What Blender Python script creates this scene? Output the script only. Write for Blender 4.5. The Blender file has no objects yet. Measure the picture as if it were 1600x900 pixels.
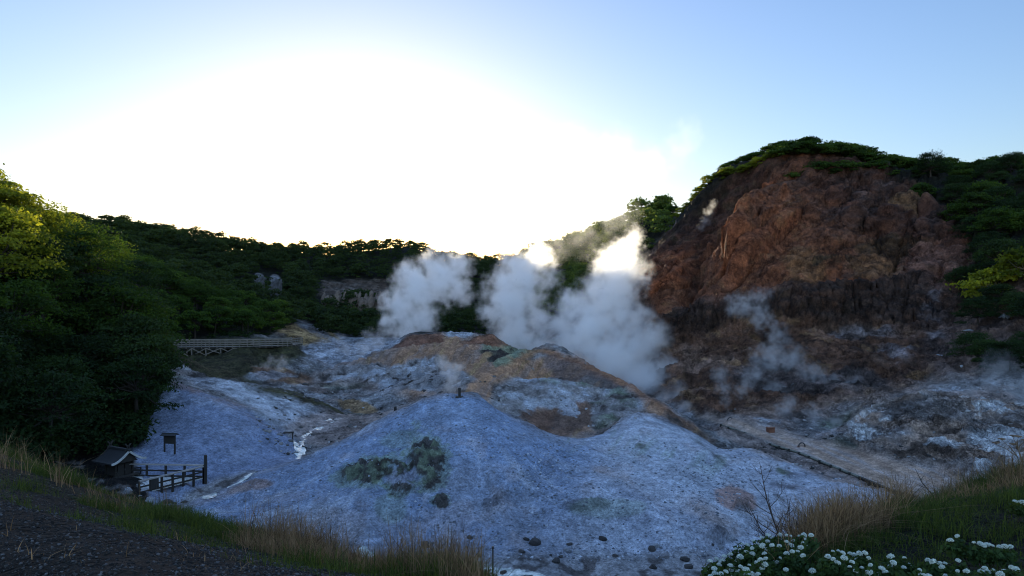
import bpy, math, random
import numpy as np
from mathutils import Vector, Matrix
R = math.radians
F, HX, HY = 1067.0, 800.0, 470.0
col = bpy.context.scene.collection
sc = bpy.context.scene

# ---------------------------------------------------------------- camera, sky, sun, exposure
cam = bpy.data.cameras.new('camera'); cam_o = bpy.data.objects.new('camera', cam); col.objects.link(cam_o)
cam.sensor_width = 36.0; cam.lens = 24.0; cam.shift_y = 0.0125; cam.clip_start = 0.1; cam.clip_end = 20000
cam_o.location = (0, 0, 0); cam_o.rotation_euler = (R(90), 0, 0)
sc.camera = cam_o
SUN_AZ, SUN_EL = math.atan2(570-HX, F), math.atan((HY-380)/F)
world = bpy.data.worlds.new('World'); sc.world = world; world.use_nodes = True
nt = world.node_tree; nt.nodes.clear()
sky = nt.nodes.new('ShaderNodeTexSky'); sky.sky_type = 'NISHITA'; sky.sun_disc = False
sky.sun_elevation = SUN_EL; sky.sun_rotation = SUN_AZ
sky.altitude = 300; sky.air_density = 1.3; sky.dust_density = 0.8; sky.ozone_density = 2.0
bg = nt.nodes.new('ShaderNodeBackground'); bg.inputs['Strength'].default_value = 0.15
mx = nt.nodes.new('ShaderNodeMix'); mx.data_type = 'RGBA'; mx.blend_type = 'MULTIPLY'; mx.inputs['Factor'].default_value = 1
mx.inputs[7].default_value = (0.85, 0.965, 1.38, 1)       # camera white balance of the morning light
wo = nt.nodes.new('ShaderNodeOutputWorld')
# added fill light: sky brightened out of view, overhead and behind the camera
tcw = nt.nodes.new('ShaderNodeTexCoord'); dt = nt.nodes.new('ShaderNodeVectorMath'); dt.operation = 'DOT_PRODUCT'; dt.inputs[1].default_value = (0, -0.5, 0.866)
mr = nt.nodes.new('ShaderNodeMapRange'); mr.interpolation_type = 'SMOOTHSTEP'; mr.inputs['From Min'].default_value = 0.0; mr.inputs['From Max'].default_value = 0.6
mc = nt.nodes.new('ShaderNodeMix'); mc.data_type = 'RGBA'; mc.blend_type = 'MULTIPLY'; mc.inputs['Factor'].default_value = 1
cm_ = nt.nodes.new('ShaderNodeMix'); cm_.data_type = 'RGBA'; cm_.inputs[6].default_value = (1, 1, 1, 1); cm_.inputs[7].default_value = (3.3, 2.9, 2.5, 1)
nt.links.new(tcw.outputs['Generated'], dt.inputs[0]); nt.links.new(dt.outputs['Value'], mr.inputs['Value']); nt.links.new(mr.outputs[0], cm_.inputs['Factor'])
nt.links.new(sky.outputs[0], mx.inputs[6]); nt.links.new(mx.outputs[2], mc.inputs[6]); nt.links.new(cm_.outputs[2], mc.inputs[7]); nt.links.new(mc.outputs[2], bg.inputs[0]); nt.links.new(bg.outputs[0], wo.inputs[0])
sun = bpy.data.lights.new('sun', 'SUN'); sun.energy = 3.2; sun.angle = R(0.6); sun.color = (1.0, 0.86, 0.62)
sun_o = bpy.data.objects.new('sun', sun); col.objects.link(sun_o)
sdir = Vector((math.sin(SUN_AZ)*math.cos(SUN_EL), math.cos(SUN_AZ)*math.cos(SUN_EL), math.sin(SUN_EL)))
sun_o.rotation_euler = sdir.to_track_quat('Z', 'Y').to_euler()
sun_o.location = sdir*500
vs = sc.view_settings; vs.view_transform = 'Standard'; vs.look = 'None'; vs.gamma = 1; vs.use_curve_mapping = False
vs.exposure = 1.03
cy = sc.cycles
cy.max_bounces = 32; cy.diffuse_bounces = 3; cy.glossy_bounces = 2; cy.transmission_bounces = 3; cy.volume_bounces = 30; cy.filter_width = 1.05
cy.transparent_max_bounces = 8; cy.use_denoising = True; cy.use_adaptive_sampling = True; cy.adaptive_threshold = 0.006
cy.volume_step_rate = 3.0; cy.volume_max_steps = 512; cy.sample_clamp_indirect = 4.0

# ---------------------------------------------------------------- noise
_rs = np.random.RandomState(7); _tab = _rs.rand(65536).astype(np.float32); _pa = _rs.randint(0, 256, 1024).astype(np.int32); _pb = _rs.randint(0, 256, 1024).astype(np.int32)
def vnoise(x, y, z=None, seed=0):
    x = np.asarray(x, np.float32); y = np.asarray(y, np.float32)
    xf = np.floor(x); yf = np.floor(y); fx = x-xf; fy = y-yf; xi = xf.astype(np.int32)+seed*37; yi = yf.astype(np.int32)+seed*101
    fx = fx*fx*(3-2*fx); fy = fy*fy*(3-2*fy)
    def pl(xi, yi):
        x0 = (xi & 255) << 8; x1 = ((xi+1) & 255) << 8; y0 = yi & 255; y1 = (yi+1) & 255
        a = _tab[x0 | y0]; c = _tab[x0 | y1]; a = a+(_tab[x1 | y0]-a)*fx; c = c+(_tab[x1 | y1]-c)*fx
        return a+(c-a)*fy
    if z is None: return pl(xi, yi)*2-1
    z = np.asarray(z, np.float32); zf = np.floor(z); fz = z-zf; fz = fz*fz*(3-2*fz); zi = zf.astype(np.int32)
    k0 = zi & 1023; k1 = (zi+1) & 1023
    a = pl(xi+_pa[k0], yi+_pb[k0]); b = pl(xi+_pa[k1], yi+_pb[k1])
    return (a+(b-a)*fz)*2-1
def fbm(x, y, z=None, o=5, g=0.5, l=2.03, seed=0, ridged=False):
    s = 0; a = 1; t = 0
    for i in range(o):
        n = vnoise(x, y, z, seed+i*17)
        if ridged: n = 1-2*np.abs(n)
        s = s+a*n; t += a; a *= g
        x = x*l+13.7; y = y*l-7.3
        if z is not None: z = z*l+3.1
    return s/t
def ss(a, b, x):
    t = np.clip((x-a)/(b-a), 0, 1); return t*t*(3-2*t)

# ---------------------------------------------------------------- terrain: surveyed points (bearing, drop, distance)
CP = []
def P(*pts):
    for p in pts: CP.append(p)
def Z(*pts):                       # (bearing px, height z, distance)
    for px, z, D in pts: CP.append((px, HY - z*F/D, D))
def L(pts, step=30, back=None, front=None):
    """a line of points, densely sampled; back=(distance factor, drop in m)"""
    for (a, b) in zip(pts[:-1], pts[1:]):
        n = max(1, int(abs(b[0]-a[0])/step + abs(b[1]-a[1])/step*0.5))
        for i in range(n):
            t = i/n
            q = (a[0]+(b[0]-a[0])*t, a[1]+(b[1]-a[1])*t, a[2]*(b[2]/a[2])**t)
            _cr(q, back, front)
    _cr(pts[-1], back, front)
def _cr(q, back, front):
    CP.append(q)
    for f in (back, front):
        if f:
            z = -(q[1]-HY)/F*q[2]-f[1]; D = q[2]*f[0]; CP.append((q[0], HY - z*F/D, D))
# near banks
for px in range(-3000, 4700, 300): Z((px, -1.6, 1.2), (px, -1.62, 2.6))
Z((-2500, -1.5, 4.5), (-1200, -1.5, 4.5), (-400, -1.6, 4.5), (0, -1.62, 4), (400, -1.65, 4), (800, -1.9, 4), (1100, -2.1, 4), (1300, -2.05, 4), (1600, -2.0, 4), (2200, -1.9, 4.5), (3500, -1.4, 5))
P((0, 795, 5.5), (300, 850, 6), (500, 890, 6), (0, 745, 8), (180, 800, 7.5), (-500, 700, 8), (-1500, 640, 8))
L([(-2500, 560, 16), (-600, 650, 14), (0, 712, 12), (100, 745, 11), (170, 775, 10.5), (250, 805, 10), (340, 828, 9.6), (440, 850, 9), (500, 868, 8.8), (560, 885, 8.5), (640, 897, 8), (740, 906, 7.5), (900, 955, 6.5), (1000, 960, 6), (1080, 930, 5.8), (1130, 905, 6), (1200, 880, 6), (1270, 855, 7), (1330, 835, 8), (1400, 815, 8.5), (1450, 795, 9), (1520, 780, 9.5), (1600, 765, 10), (2200, 660, 13), (4000, 500, 18)], 50, back=(1.3, 1.6))
P((1300, 893, 5.2), (1450, 862, 5.8), (1600, 842, 6))
for px in (-200, 0, 200, 400, 600, 800, 1000, 1200, 1400, 1600, 1800): Z((px, -8.6, 20), (px, -11.3, 26))
Z((-1500, -4, 26), (-700, -6, 26), (3000, -7, 26), (-3000, 0, 30), (4500, 0, 30))
# valley floor front
Z((500, -12.3, 30.5), (600, -12.3, 30.5), (700, -12.2, 30.5), (800, -12.2, 30), (900, -12.2, 30), (1000, -12.2, 30.2), (1100, -12.2, 30.5), (1200, -12.3, 31), (1300, -12.4, 33), (1400, -12.4, 34), (1500, -12.3, 36), (1700, -11.5, 38),
  (300, -11.6, 33), (200, -10.9, 33), (400, -12.1, 32), (0, -10, 33), (350, -11.5, 38))
# main grey mound and its right arm
L([(300, 792, 36.5), (350, 768, 39), (400, 745, 41), (470, 722, 43), (540, 690, 44.5), (600, 655, 45), (650, 632, 45.5), (690, 621, 46), (715, 618.5, 46.3), (745, 621, 46.5), (800, 655, 46), (850, 678, 46), (885, 685, 46.5)], 25, back=(1.07, 0.8))
L([(885, 685, 46.5), (930, 682, 48), (960, 672, 50), (985, 658, 51.5), (1005, 654, 52), (1040, 660, 52), (1080, 677, 51), (1130, 704, 49.5), (1160, 702, 49), (1190, 706, 48), (1240, 725, 46), (1300, 746, 43.5), (1360, 766, 41), (1430, 786, 39)], 25, back=(1.06, 0.9))
P((450, 845, 33), (560, 872, 31.6), (640, 872, 31.6), (700, 876, 31.4), (780, 876, 31.3), (900, 880, 31.2), (1000, 874, 31.6), (1090, 866, 32), (400, 800, 35.5), (450, 780, 37.5),
  (640, 740, 38.2), (560, 775, 36.3), (715, 690, 40.3), (800, 740, 37.6), (500, 800, 35.5), (700, 800, 34.8), (850, 760, 37.8), (820, 810, 34.8), (760, 800, 34.8), (890, 740, 40),
  (640, 690, 41), (600, 720, 39.6), (670, 700, 40.2),
  (940, 772, 36.6), (1000, 792, 35.2), (1060, 806, 34.6), (1110, 828, 33.4), (950, 830, 33.6), (1040, 845, 32.6), (880, 800, 35), 
  (1000, 715, 43), (1060, 745, 40), (1100, 765, 38.8), (1200, 785, 37), (1180, 740, 42.5), (1300, 790, 37.3), (1150, 810, 35), (1230, 830, 34.4), (930, 730, 41.5), (990, 760, 38.4), (1130, 850, 33))
# trench and plain on the right, behind the arm
L([(1130, 682, 62), (1200, 712, 55.5), (1300, 756, 46.5), (1430, 795, 41.5)], 30)
L([(1130, 664, 66), (1200, 692, 59), (1300, 735, 49.5), (1430, 773, 43.5)], 40)
P((1150, 655, 69.5), (1250, 680, 62), (1230, 700, 57.5), (1300, 710, 54), (1400, 745, 47), (1350, 720, 51.5), (1450, 765, 44), (1500, 752, 45), (1450, 740, 47.5), (1600, 770, 42.5), (1560, 735, 45))
# brown peak behind the saddle
L([(735, 612, 62), (760, 594, 67), (800, 571, 75), (832, 551, 80), (860, 538, 82)], 20)
L([(860, 538, 82), (900, 555, 80), (930, 575, 77), (960, 592, 74), (1000, 617, 70), (1050, 648, 66), (1090, 669, 62), (1115, 690, 58)], 25, back=(1.08, 2.6))
P((880, 692, 52), (800, 672, 53), (940, 690, 53), (850, 650, 60), (900, 650, 61), (960, 640, 62), (800, 620, 64), (850, 600, 70), (900, 600, 72), (850, 575, 77), (1000, 650, 60), (1030, 668, 57.5), (930, 660, 58.5), (950, 615, 68), (800, 600, 71), (770, 618, 64), (835, 590, 76),
  (750, 630, 55), (700, 640, 56), (1060, 680, 56.5))
# valley floor left, behind the mound
Z((550, -11.3, 55), (600, -11.3, 60), (620, -11.2, 68), (520, -11.4, 62), (650, -11, 78), (600, -11.3, 78), (560, -11.3, 84), (520, -11.3, 90), (480, -11.3, 96), (680, -10.4, 66), (470, -11.6, 50), (420, -11.6, 46), (470, -11.6, 54), (620, -11, 86), (560, -11.2, 96))
# middle brown crest
L([(500, 594, 106), (560, 572, 108), (600, 559, 106), (650, 550, 104), (700, 543, 104), (740, 546, 102), (770, 551, 98), (800, 560, 95), (832, 570, 90)], 30, back=(1.05, 0.8))
P((650, 590, 92), (700, 576, 93), (700, 597, 82), (755, 582, 86), (800, 580, 85), (650, 612, 79), (600, 592, 92), (740, 600, 76))
# back peaks
L([(595, 552, 128), (620, 536, 130), (645, 520, 132), (672, 519, 132), (700, 523, 135), (740, 523, 138)], 20, back=(1.06, 1.5))
L([(722, 546, 118), (745, 528, 120), (762, 519, 120), (780, 532, 118), (794, 552, 116)], 20, back=(1.04, 1.2))
Z((660, -8.3, 121), (600, -10.6, 122), (560, -10.8, 125), (830, -11, 120), (900, -11.5, 110), (940, -11.6, 100), (980, -12, 90), (830, -10.8, 150), (700, -10.8, 160), (780, -10.8, 150), (600, -10.7, 165), (700, -10.2, 195))
# far left valley
Z((470, -11, 140), (520, -11, 135), (560, -10.8, 160), (520, -10.8, 170), (480, -11, 125), (600, -10.6, 190), (520, -10.5, 200), (440, -11, 112))
P((425, 492, 175), (445, 505, 168), (470, 520, 160), (500, 532, 158), (520, 536, 172), (460, 500, 200), (540, 520, 215))
# left grey slopes
L([(215, 590, 58), (270, 598, 57), (310, 612, 56.5), (350, 628, 56), (400, 655, 54.5), (440, 678, 53.5), (462, 694, 53)], 25, back=(1.04, 0.5))
P((300, 680, 49), (350, 700, 48), (400, 715, 48), (420, 732, 46.5), (350, 745, 44), (300, 740, 43), (260, 728, 44.5), (380, 740, 45), (250, 650, 52))
L([(280, 590, 66), (330, 592, 68), (400, 602, 71), (450, 612, 74), (520, 640, 72), (560, 654, 70)], 30, back=(1.05, 0.8))
P((400, 640, 62), (480, 670, 61), (530, 665, 63.5), (420, 650, 59.5))
P((300, 574, 84), (380, 580, 86), (440, 592, 88), (330, 568, 103), (400, 562, 106), (450, 560, 104), (470, 565, 112), (300, 574, 96), (380, 566, 95), (480, 580, 98))
L([(230, 556, 106), (280, 558, 108), (340, 554, 111), (360, 546, 113), (400, 542, 117), (462, 543, 124)], 30)
# shrine terrace
Z((60, -10.2, 38), (150, -10.4, 38), (230, -10.7, 38), (300, -11, 40), (150, -10.3, 45), (230, -10.5, 46), (60, -9.8, 44), (180, -10.5, 41), (260, -10.9, 41))
# left wooded hill
P((0, 640, 42), (0, 560, 48), (100, 600, 51), (0, 500, 52), (-200, 620, 36), (-200, 480, 48), (200, 610, 56), (150, 640, 51), (0, 470, 58), (100, 470, 66), (200, 475, 80), (300, 505, 124), (360, 505, 130), (400, 535, 137), (230, 570, 68), (265, 570, 85), (300, 522, 119), (420, 520, 150),
  (-400, 430, 52), (-800, 380, 52), (-1600, 350, 52), (-3000, 300, 60), (0, 450, 90), (200, 455, 120), (-400, 390, 100), (-1500, 320, 110), (300, 462, 160), (380, 470, 190), (-3000, 300, 120))
# back ridge (ground under its trees) round to the right-hand crest
L([(-3000, 250, 260), (-1500, 280, 250), (-400, 320, 250), (0, 352, 250), (170, 362, 255), (250, 372, 265), (340, 390, 285), (450, 396, 325), (500, 401, 335), (540, 395, 338), (570, 392, 340), (600, 391, 338), (640, 388, 335), (690, 408, 330), (740, 412, 325), (780, 430, 330), (830, 418, 335), (870, 400, 320), (920, 384, 290), (960, 370, 262), (1000, 348, 230), (1030, 330, 205), (1060, 334, 190), (1080, 318, 178), (1100, 300, 170), (1130, 283, 164), (1190, 262, 158), (1240, 246, 155), (1300, 248, 155), (1350, 256, 154), (1440, 278, 150), (1500, 290, 148), (1600, 292, 142), (2000, 300, 130), (2800, 350, 120), (4500, 400, 120)], 60, back=(1.3, 16))
P((600, 482, 250), (580, 440, 290), (400, 430, 255), (300, 405, 235), (850, 440, 255), (920, 425, 215), (800, 490, 225), (500, 500, 225), (400, 480, 215), (700, 470, 260), (450, 450, 240), (180, 410, 200))
# right-hand cliff
Z((1000, -12.2, 98), (1060, -12.2, 84), (900, -11.8, 135), (830, -11, 175), (1100, -12.2, 76))
P((1060, 580, 93), (1010, 470, 119), (1005, 440, 140), (1010, 412, 156), (1040, 396, 160), (1060, 364, 163), (1000, 432, 165), (1016, 412, 180), (950, 480, 150), (900, 500, 175), (960, 420, 190), (1030, 530, 107), (1120, 600, 84), (1150, 635, 75), (1000, 520, 118))
L([(1045, 500, 106), (1150, 482, 101), (1250, 468, 101), (1330, 450, 103), (1400, 449, 103), (1450, 462, 99), (1500, 472, 95)], 35, back=(1.03, -0.6), front=(0.975, 3.2))
P((1100, 440, 128), (1118, 402, 138), (1135, 370, 144), (1075, 402, 148), (1045, 440, 140), (1160, 405, 123), (1172, 380, 127), (1200, 400, 124), (1300, 400, 121), (1400, 400, 117), (1500, 400, 112), (1600, 400, 105), (1600, 470, 85), (1120, 330, 160), (1130, 296, 176), (1190, 276, 173), (1160, 284, 174), (1240, 262, 170), (1200, 330, 142), (1300, 330, 140), (1400, 335, 133), (1500, 330, 131), (1240, 285, 149.5), (1300, 285, 148), (1380, 300, 143),
  (1200, 610, 81), (1300, 600, 80), (1400, 580, 80), (1500, 555, 79), (1600, 545, 74), (1300, 545, 92), (1450, 530, 89), (1800, 400, 92), (1800, 520, 66), (2300, 380, 80), (2300, 520, 50), (3500, 400, 70), (1300, 650, 70), (1230, 645, 74))
L([(1340, 650, 63), (1380, 632, 62), (1440, 622, 60), (1500, 628, 58), (1560, 636, 57), (1610, 648, 56), (1800, 660, 50)], 40, back=(1.08, 0.9))
P((1350, 690, 57.5), (1450, 680, 53), (1550, 690, 49.5), (1550, 660, 53), (1650, 720, 45), (1330, 665, 64))
# beyond everything
for px in range(-3000, 4700, 700): Z((px, -30, 900), (px, -40, 3000))
CPa = np.array(CP, float)
_, ui = np.unique(np.round(CPa[:, [0, 2]], 1), axis=0, return_index=True); CPa = CPa[ui]
def ux(px): return np.arctan((px-HX)/F)*1.25
Q = np.stack([ux(CPa[:, 0]), np.log(CPa[:, 2])], 1)
# drop pairs of points that nearly coincide
keep = []
for i in range(len(Q)):
    if all((Q[i, 0]-Q[j, 0])**2+(Q[i, 1]-Q[j, 1])**2 > 0.006**2 for j in keep): keep.append(i)
Q = Q[keep]; CPa = CPa[keep]
C2 = 0.022**2
def kern(a, b): return np.sqrt((a[:, None, 0]-b[None, :, 0])**2+(a[:, None, 1]-b[None, :, 1])**2+C2)
n = len(Q); A = np.zeros((n+3, n+3)); A[:n, :n] = kern(Q, Q) - np.eye(n)*0.0004
A[:n, n] = 1; A[:n, n+1:n+3] = Q; A[n:, :n] = A[:n, n:].T
W = np.linalg.solve(A, np.concatenate([(CPa[:, 1]-HY)/F, np.zeros(3)]))
def rbf(u, v):
    out = np.zeros(u.size); q = np.stack([u.ravel(), v.ravel()], 1)
    for s in range(0, len(q), 20000):
        out[s:s+20000] = kern(q[s:s+20000], Q)@W[:n] + W[n] + q[s:s+20000]@W[n+1:n+3]
    return out.reshape(u.shape)
# coarse table of the smooth survey surface: tan(depression) over bearing x log distance
TPX = np.concatenate([np.linspace(-3200, -60, 50), np.arange(-40, 1641, 8.0), np.linspace(1660, 4800, 50)])
V0, V1, NV = math.log(1.2), math.log(3200.0), 560
TV = np.linspace(V0, V1, NV)
TAB = rbf(*np.meshgrid(ux(TPX), TV, indexing='ij'))
def t_smooth(px, D):
    v = (np.log(np.maximum(D, 1.2))-V0)/(V1-V0)*(NV-1); v = np.clip(v, 0, NV-1.001); j = v.astype(int); fv = v-j
    i = np.clip(np.searchsorted(TPX, px)-1, 0, len(TPX)-2); fu = np.clip((px-TPX[i])/(TPX[i+1]-TPX[i]), 0, 1)
    return (TAB[i, j]*(1-fv)+TAB[i, j+1]*fv)*(1-fu)+(TAB[i+1, j]*(1-fv)+TAB[i+1, j+1]*fv)*fu
# ---------------------------------------------------------------- terrain: detail, rock and soil colours
def poly_sd(px, py, poly):
    """signed distance to a polygon, positive inside"""
    poly = np.array(poly, float); d = np.full(px.shape, 1e9); ins = np.zeros(px.shape, bool)
    x0, y0 = poly.min(0)-80; x1, y1 = poly.max(0)+80
    m = (px > x0) & (px < x1) & (py > y0) & (py < y1)
    x = px[m]; y = py[m]; dd = np.full(x.shape, 1e9); ii = np.zeros(x.shape, bool)
    for a, b in zip(poly, np.roll(poly, -1, 0)):
        e = b-a; t = np.clip(((x-a[0])*e[0]+(y-a[1])*e[1])/(e@e+1e-9), 0, 1)
        dd = np.minimum(dd, np.hypot(x-a[0]-t*e[0], y-a[1]-t*e[1]))
        if e[1] != 0: ii ^= ((a[1] > y) != (b[1] > y)) & (x < e[0]*(y-a[1])/e[1]+a[0])
    d[m] = dd; ins[m] = ii
    return np.where(ins, d, -d)
def near(poly_pts, px, py, w):
    """distance mask to an open line"""
    P_ = np.array(poly_pts, float); d = np.full(px.shape, 1e9)
    x0, y0 = P_.min(0)-w*3; x1, y1 = P_.max(0)+w*3
    m = (px > x0) & (px < x1) & (py > y0) & (py < y1); x = px[m]; y = py[m]; dd = np.full(x.shape, 1e9)
    for a, b in zip(P_[:-1], P_[1:]):
        e = b-a; t = np.clip(((x-a[0])*e[0]+(y-a[1])*e[1])/(e@e+1e-9), 0, 1)
        dd = np.minimum(dd, np.hypot(x-a[0]-t*e[0], y-a[1]-t*e[1]))
    d[m] = dd
    return 1-ss(0, w, d)

CLIFF = [(1085, 300), (1062, 345), (1040, 372), (1005, 400), (985, 440), (930, 480), (960, 560), (1010, 600), (1060, 640), (1150, 655), (1240, 670), (1320, 690), (1420, 640), (1620, 660), (4500, 800), (4500, 100), (1600, 230), (1250, 180), (1130, 250)]
UPPER = [(1060, 350), (1000, 440), (1040, 505), (1150, 485), (1330, 452), (1450, 462), (1620, 480), (2400, 480), (2400, 200), (1600, 250), (1250, 180), (1130, 250)]
LEDGE = [(1040, 500), (1150, 482), (1250, 468), (1330, 450), (1400, 449), (1450, 462), (1478, 500), (1440, 528), (1360, 516), (1300, 524), (1250, 506), (1150, 514), (1095, 540), (1050, 532)]
MOUND = [(290, 792), (400, 745), (470, 722), (540, 690), (600, 655), (650, 632), (715, 615), (770, 628), (800, 655), (850, 678), (885, 685), (930, 682), (960, 672), (985, 658), (1005, 652), (1060, 668), (1130, 700), (1190, 704), (1300, 744), (1430, 786), (1500, 900), (1300, 960), (250, 960)]
LGREY = [(210, 585), (270, 592), (310, 606), (350, 622), (400, 650), (440, 674), (470, 700), (470, 720), (400, 745), (300, 790), (240, 790), (200, 700)]
LLOBE = [(285, 586), (350, 592), (400, 600), (450, 612), (480, 640), (540, 668), (480, 690), (440, 674), (350, 625), (300, 605)]
MIDR = [(470, 600), (520, 586), (560, 570), (640, 545), (700, 535), (780, 540), (832, 550), (860, 545), (900, 556), (960, 590), (1010, 622), (1060, 655), (1115, 692), (1060, 668), (1005, 652), (930, 682), (885, 686), (850, 678), (800, 655), (745, 621), (690, 618), (650, 632), (560, 600)]
PLAIN = [(1090, 650), (1150, 655), (1250, 682), (1330, 700), (1440, 730), (1560, 760), (1700, 800), (1700, 900), (1430, 776), (1300, 735), (1200, 690), (1120, 662)]
HUMP = [(1330, 655), (1380, 630), (1440, 620), (1500, 626), (1620, 645), (1700, 800), (1560, 760), (1440, 730), (1340, 700)]
LVEG = [(255, 526), (380, 528), (470, 533), (482, 560), (430, 575), (400, 600), (290, 588), (240, 560)]
LBANK = [(140, 592), (270, 592), (215, 640), (230, 720), (120, 720), (0, 740)]
FORE = [(-3500, 500), (-600, 630), (0, 700), (100, 735), (250, 795), (340, 818), (440, 838), (560, 875), (740, 900), (900, 940), (1080, 915), (1200, 868), (1270, 840), (1400, 800), (1520, 765), (1600, 750), (2200, 640), (4600, 480), (4600, 3000), (-3500, 3000)]
COL = dict(clay=(.205, .262, .375), pale=(.43, .45, .50), orange=(.37, .215, .135), red=(.40, .14, .06), brown=(.22, .13, .085), beige=(.42, .305, .235), dark=(.050, .040, .036), olive=(.06, .058, .026),
           forest=(.014, .015, .009), ochre=(.42, .28, .13), white=(.70, .72, .74), green=(.20, .26, .17), grey=(.27, .265, .27), soil=(.009, .008, .007), moss=(.016, .020, .010), rust=(.36, .155, .075), mauve=(.31, .245, .22))
COL = {k: np.array(v) for k, v in COL.items()}

def build_grid():
    pxs = np.concatenate([np.linspace(-3000, -420, 30), np.linspace(-400, -24, 70), np.arange(-20, 1622, 1.55), np.linspace(1630, 2000, 70), np.linspace(2030, 4600, 30)])
    NR = 1150
    T = np.zeros((len(pxs), 0))
    v = np.linspace(V0, V1, 900); PX, V = np.meshgrid(pxs, v, indexing='ij')
    T = t_smooth(PX, np.exp(V)); w = np.abs(np.gradient(T, v, axis=1))*F
    w = np.minimum(w, 1500)+75
    w[:, v > math.log(420)] = 14; w[:, v < math.log(3.2)] = 40
    cs = np.cumsum(np.pad(w, ((12, 13), (0, 0)), 'edge'), 0); w = (cs[25:]-cs[:-25])/25
    cs = np.cumsum(np.pad(w, ((0, 0), (10, 11)), 'edge'), 1); w = (cs[:, 21:]-cs[:, :-21])/21
    w = w[:len(pxs), :900]
    c = np.cumsum(w, 1); c = (c-c[:, :1])/(c[:, -1:]-c[:, :1])
    t = np.linspace(0, 1, NR); VV = np.stack([np.interp(t, c[i], v) for i in range(len(pxs))])
    D = np.exp(VV); PXg = np.repeat(pxs[:, None], NR, 1)
    return PXg, D
PXg, Dg = build_grid()
Tg = t_smooth(PXg, Dg); PYg = HY+F*Tg
Xg = (PXg-HX)/F*Dg; Zg = -Tg*Dg
def zones():
    wx = fbm(Xg/6, Dg/6, Zg/6, 4, seed=3); wy = fbm(Xg/6+40, Dg/6, Zg/6, 4, seed=5)
    k = np.clip(Dg/100, 0.25, 1)
    a = PXg+wx*16; b = PYg+wy*13
    far = Dg > 18
    M = {}
    for n_, p_ in dict(cliff=CLIFF, upper=UPPER, ledge=LEDGE, mound=MOUND, lgrey=LGREY, llobe=LLOBE, mid=MIDR, plain=PLAIN, hump=HUMP, lveg=LVEG, lbank=LBANK).items():
        s = 5 if n_ in ('mound', 'lgrey') else 9
        aa, bb = (PXg+wx*3, PYg+wy*3) if n_ in ('mound', 'lgrey', 'plain') else (a, b)
        M[n_] = ss(-s, s, poly_sd(aa, bb, p_))*far
    M['cliff'] = M['cliff']*ss(68, 76, Dg)*(1-ss(172, 215, Dg))
    M['mound'] = M['mound']*(1-ss(47.5, 52.5, Dg-0.004*(PXg-715).clip(0)))*ss(20, 24, Dg)
    M['lgrey'] = M['lgrey']*(1-ss(58, 61, Dg)); M['llobe'] = M['llobe']*(1-ss(73, 80, Dg))
    M['mid'] = M['mid']*ss(49, 52, Dg)
    M['fore'] = 1-ss(13, 17, Dg)
    # wooded ground: the left hill and the back ridge
    lh = ss(-10, 10, poly_sd(a, b, [(-3500, -400), (1062, -400), (1062, 338), (1040, 372), (1005, 400), (985, 440), (940, 470), (860, 505), (760, 520), (600, 530), (530, 528), (500, 518), (470, 500), (400, 525), (300, 535), (265, 560), (262, 590), (230, 640), (215, 700), (60, 735), (-3500, 740)]))
    M['wood'] = np.maximum(lh*np.where(PXg < 85, ss(24, 30, Dg), ss(40, 44, Dg)), ss(240, 290, Dg)*(PXg < 1000))*1.0
    M['wood'] = np.maximum(M['wood'], ss(-10, 10, poly_sd(a, b, [(1085, 300), (1240, 236), (1350, 268), (1430, 305), (1500, 360), (1530, 430), (1500, 470), (1700, 480), (4700, 480), (4700, -300), (1085, -300)]))*ss(60, 70, Dg)*(PXg > 1060))
    M['wood'] = np.where((PXg > 1060) & (PXg < 1500), np.maximum(M['wood'], ss(158, 166, Dg-0*PXg)), M['wood'])
    return M
MZ = zones()
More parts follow.
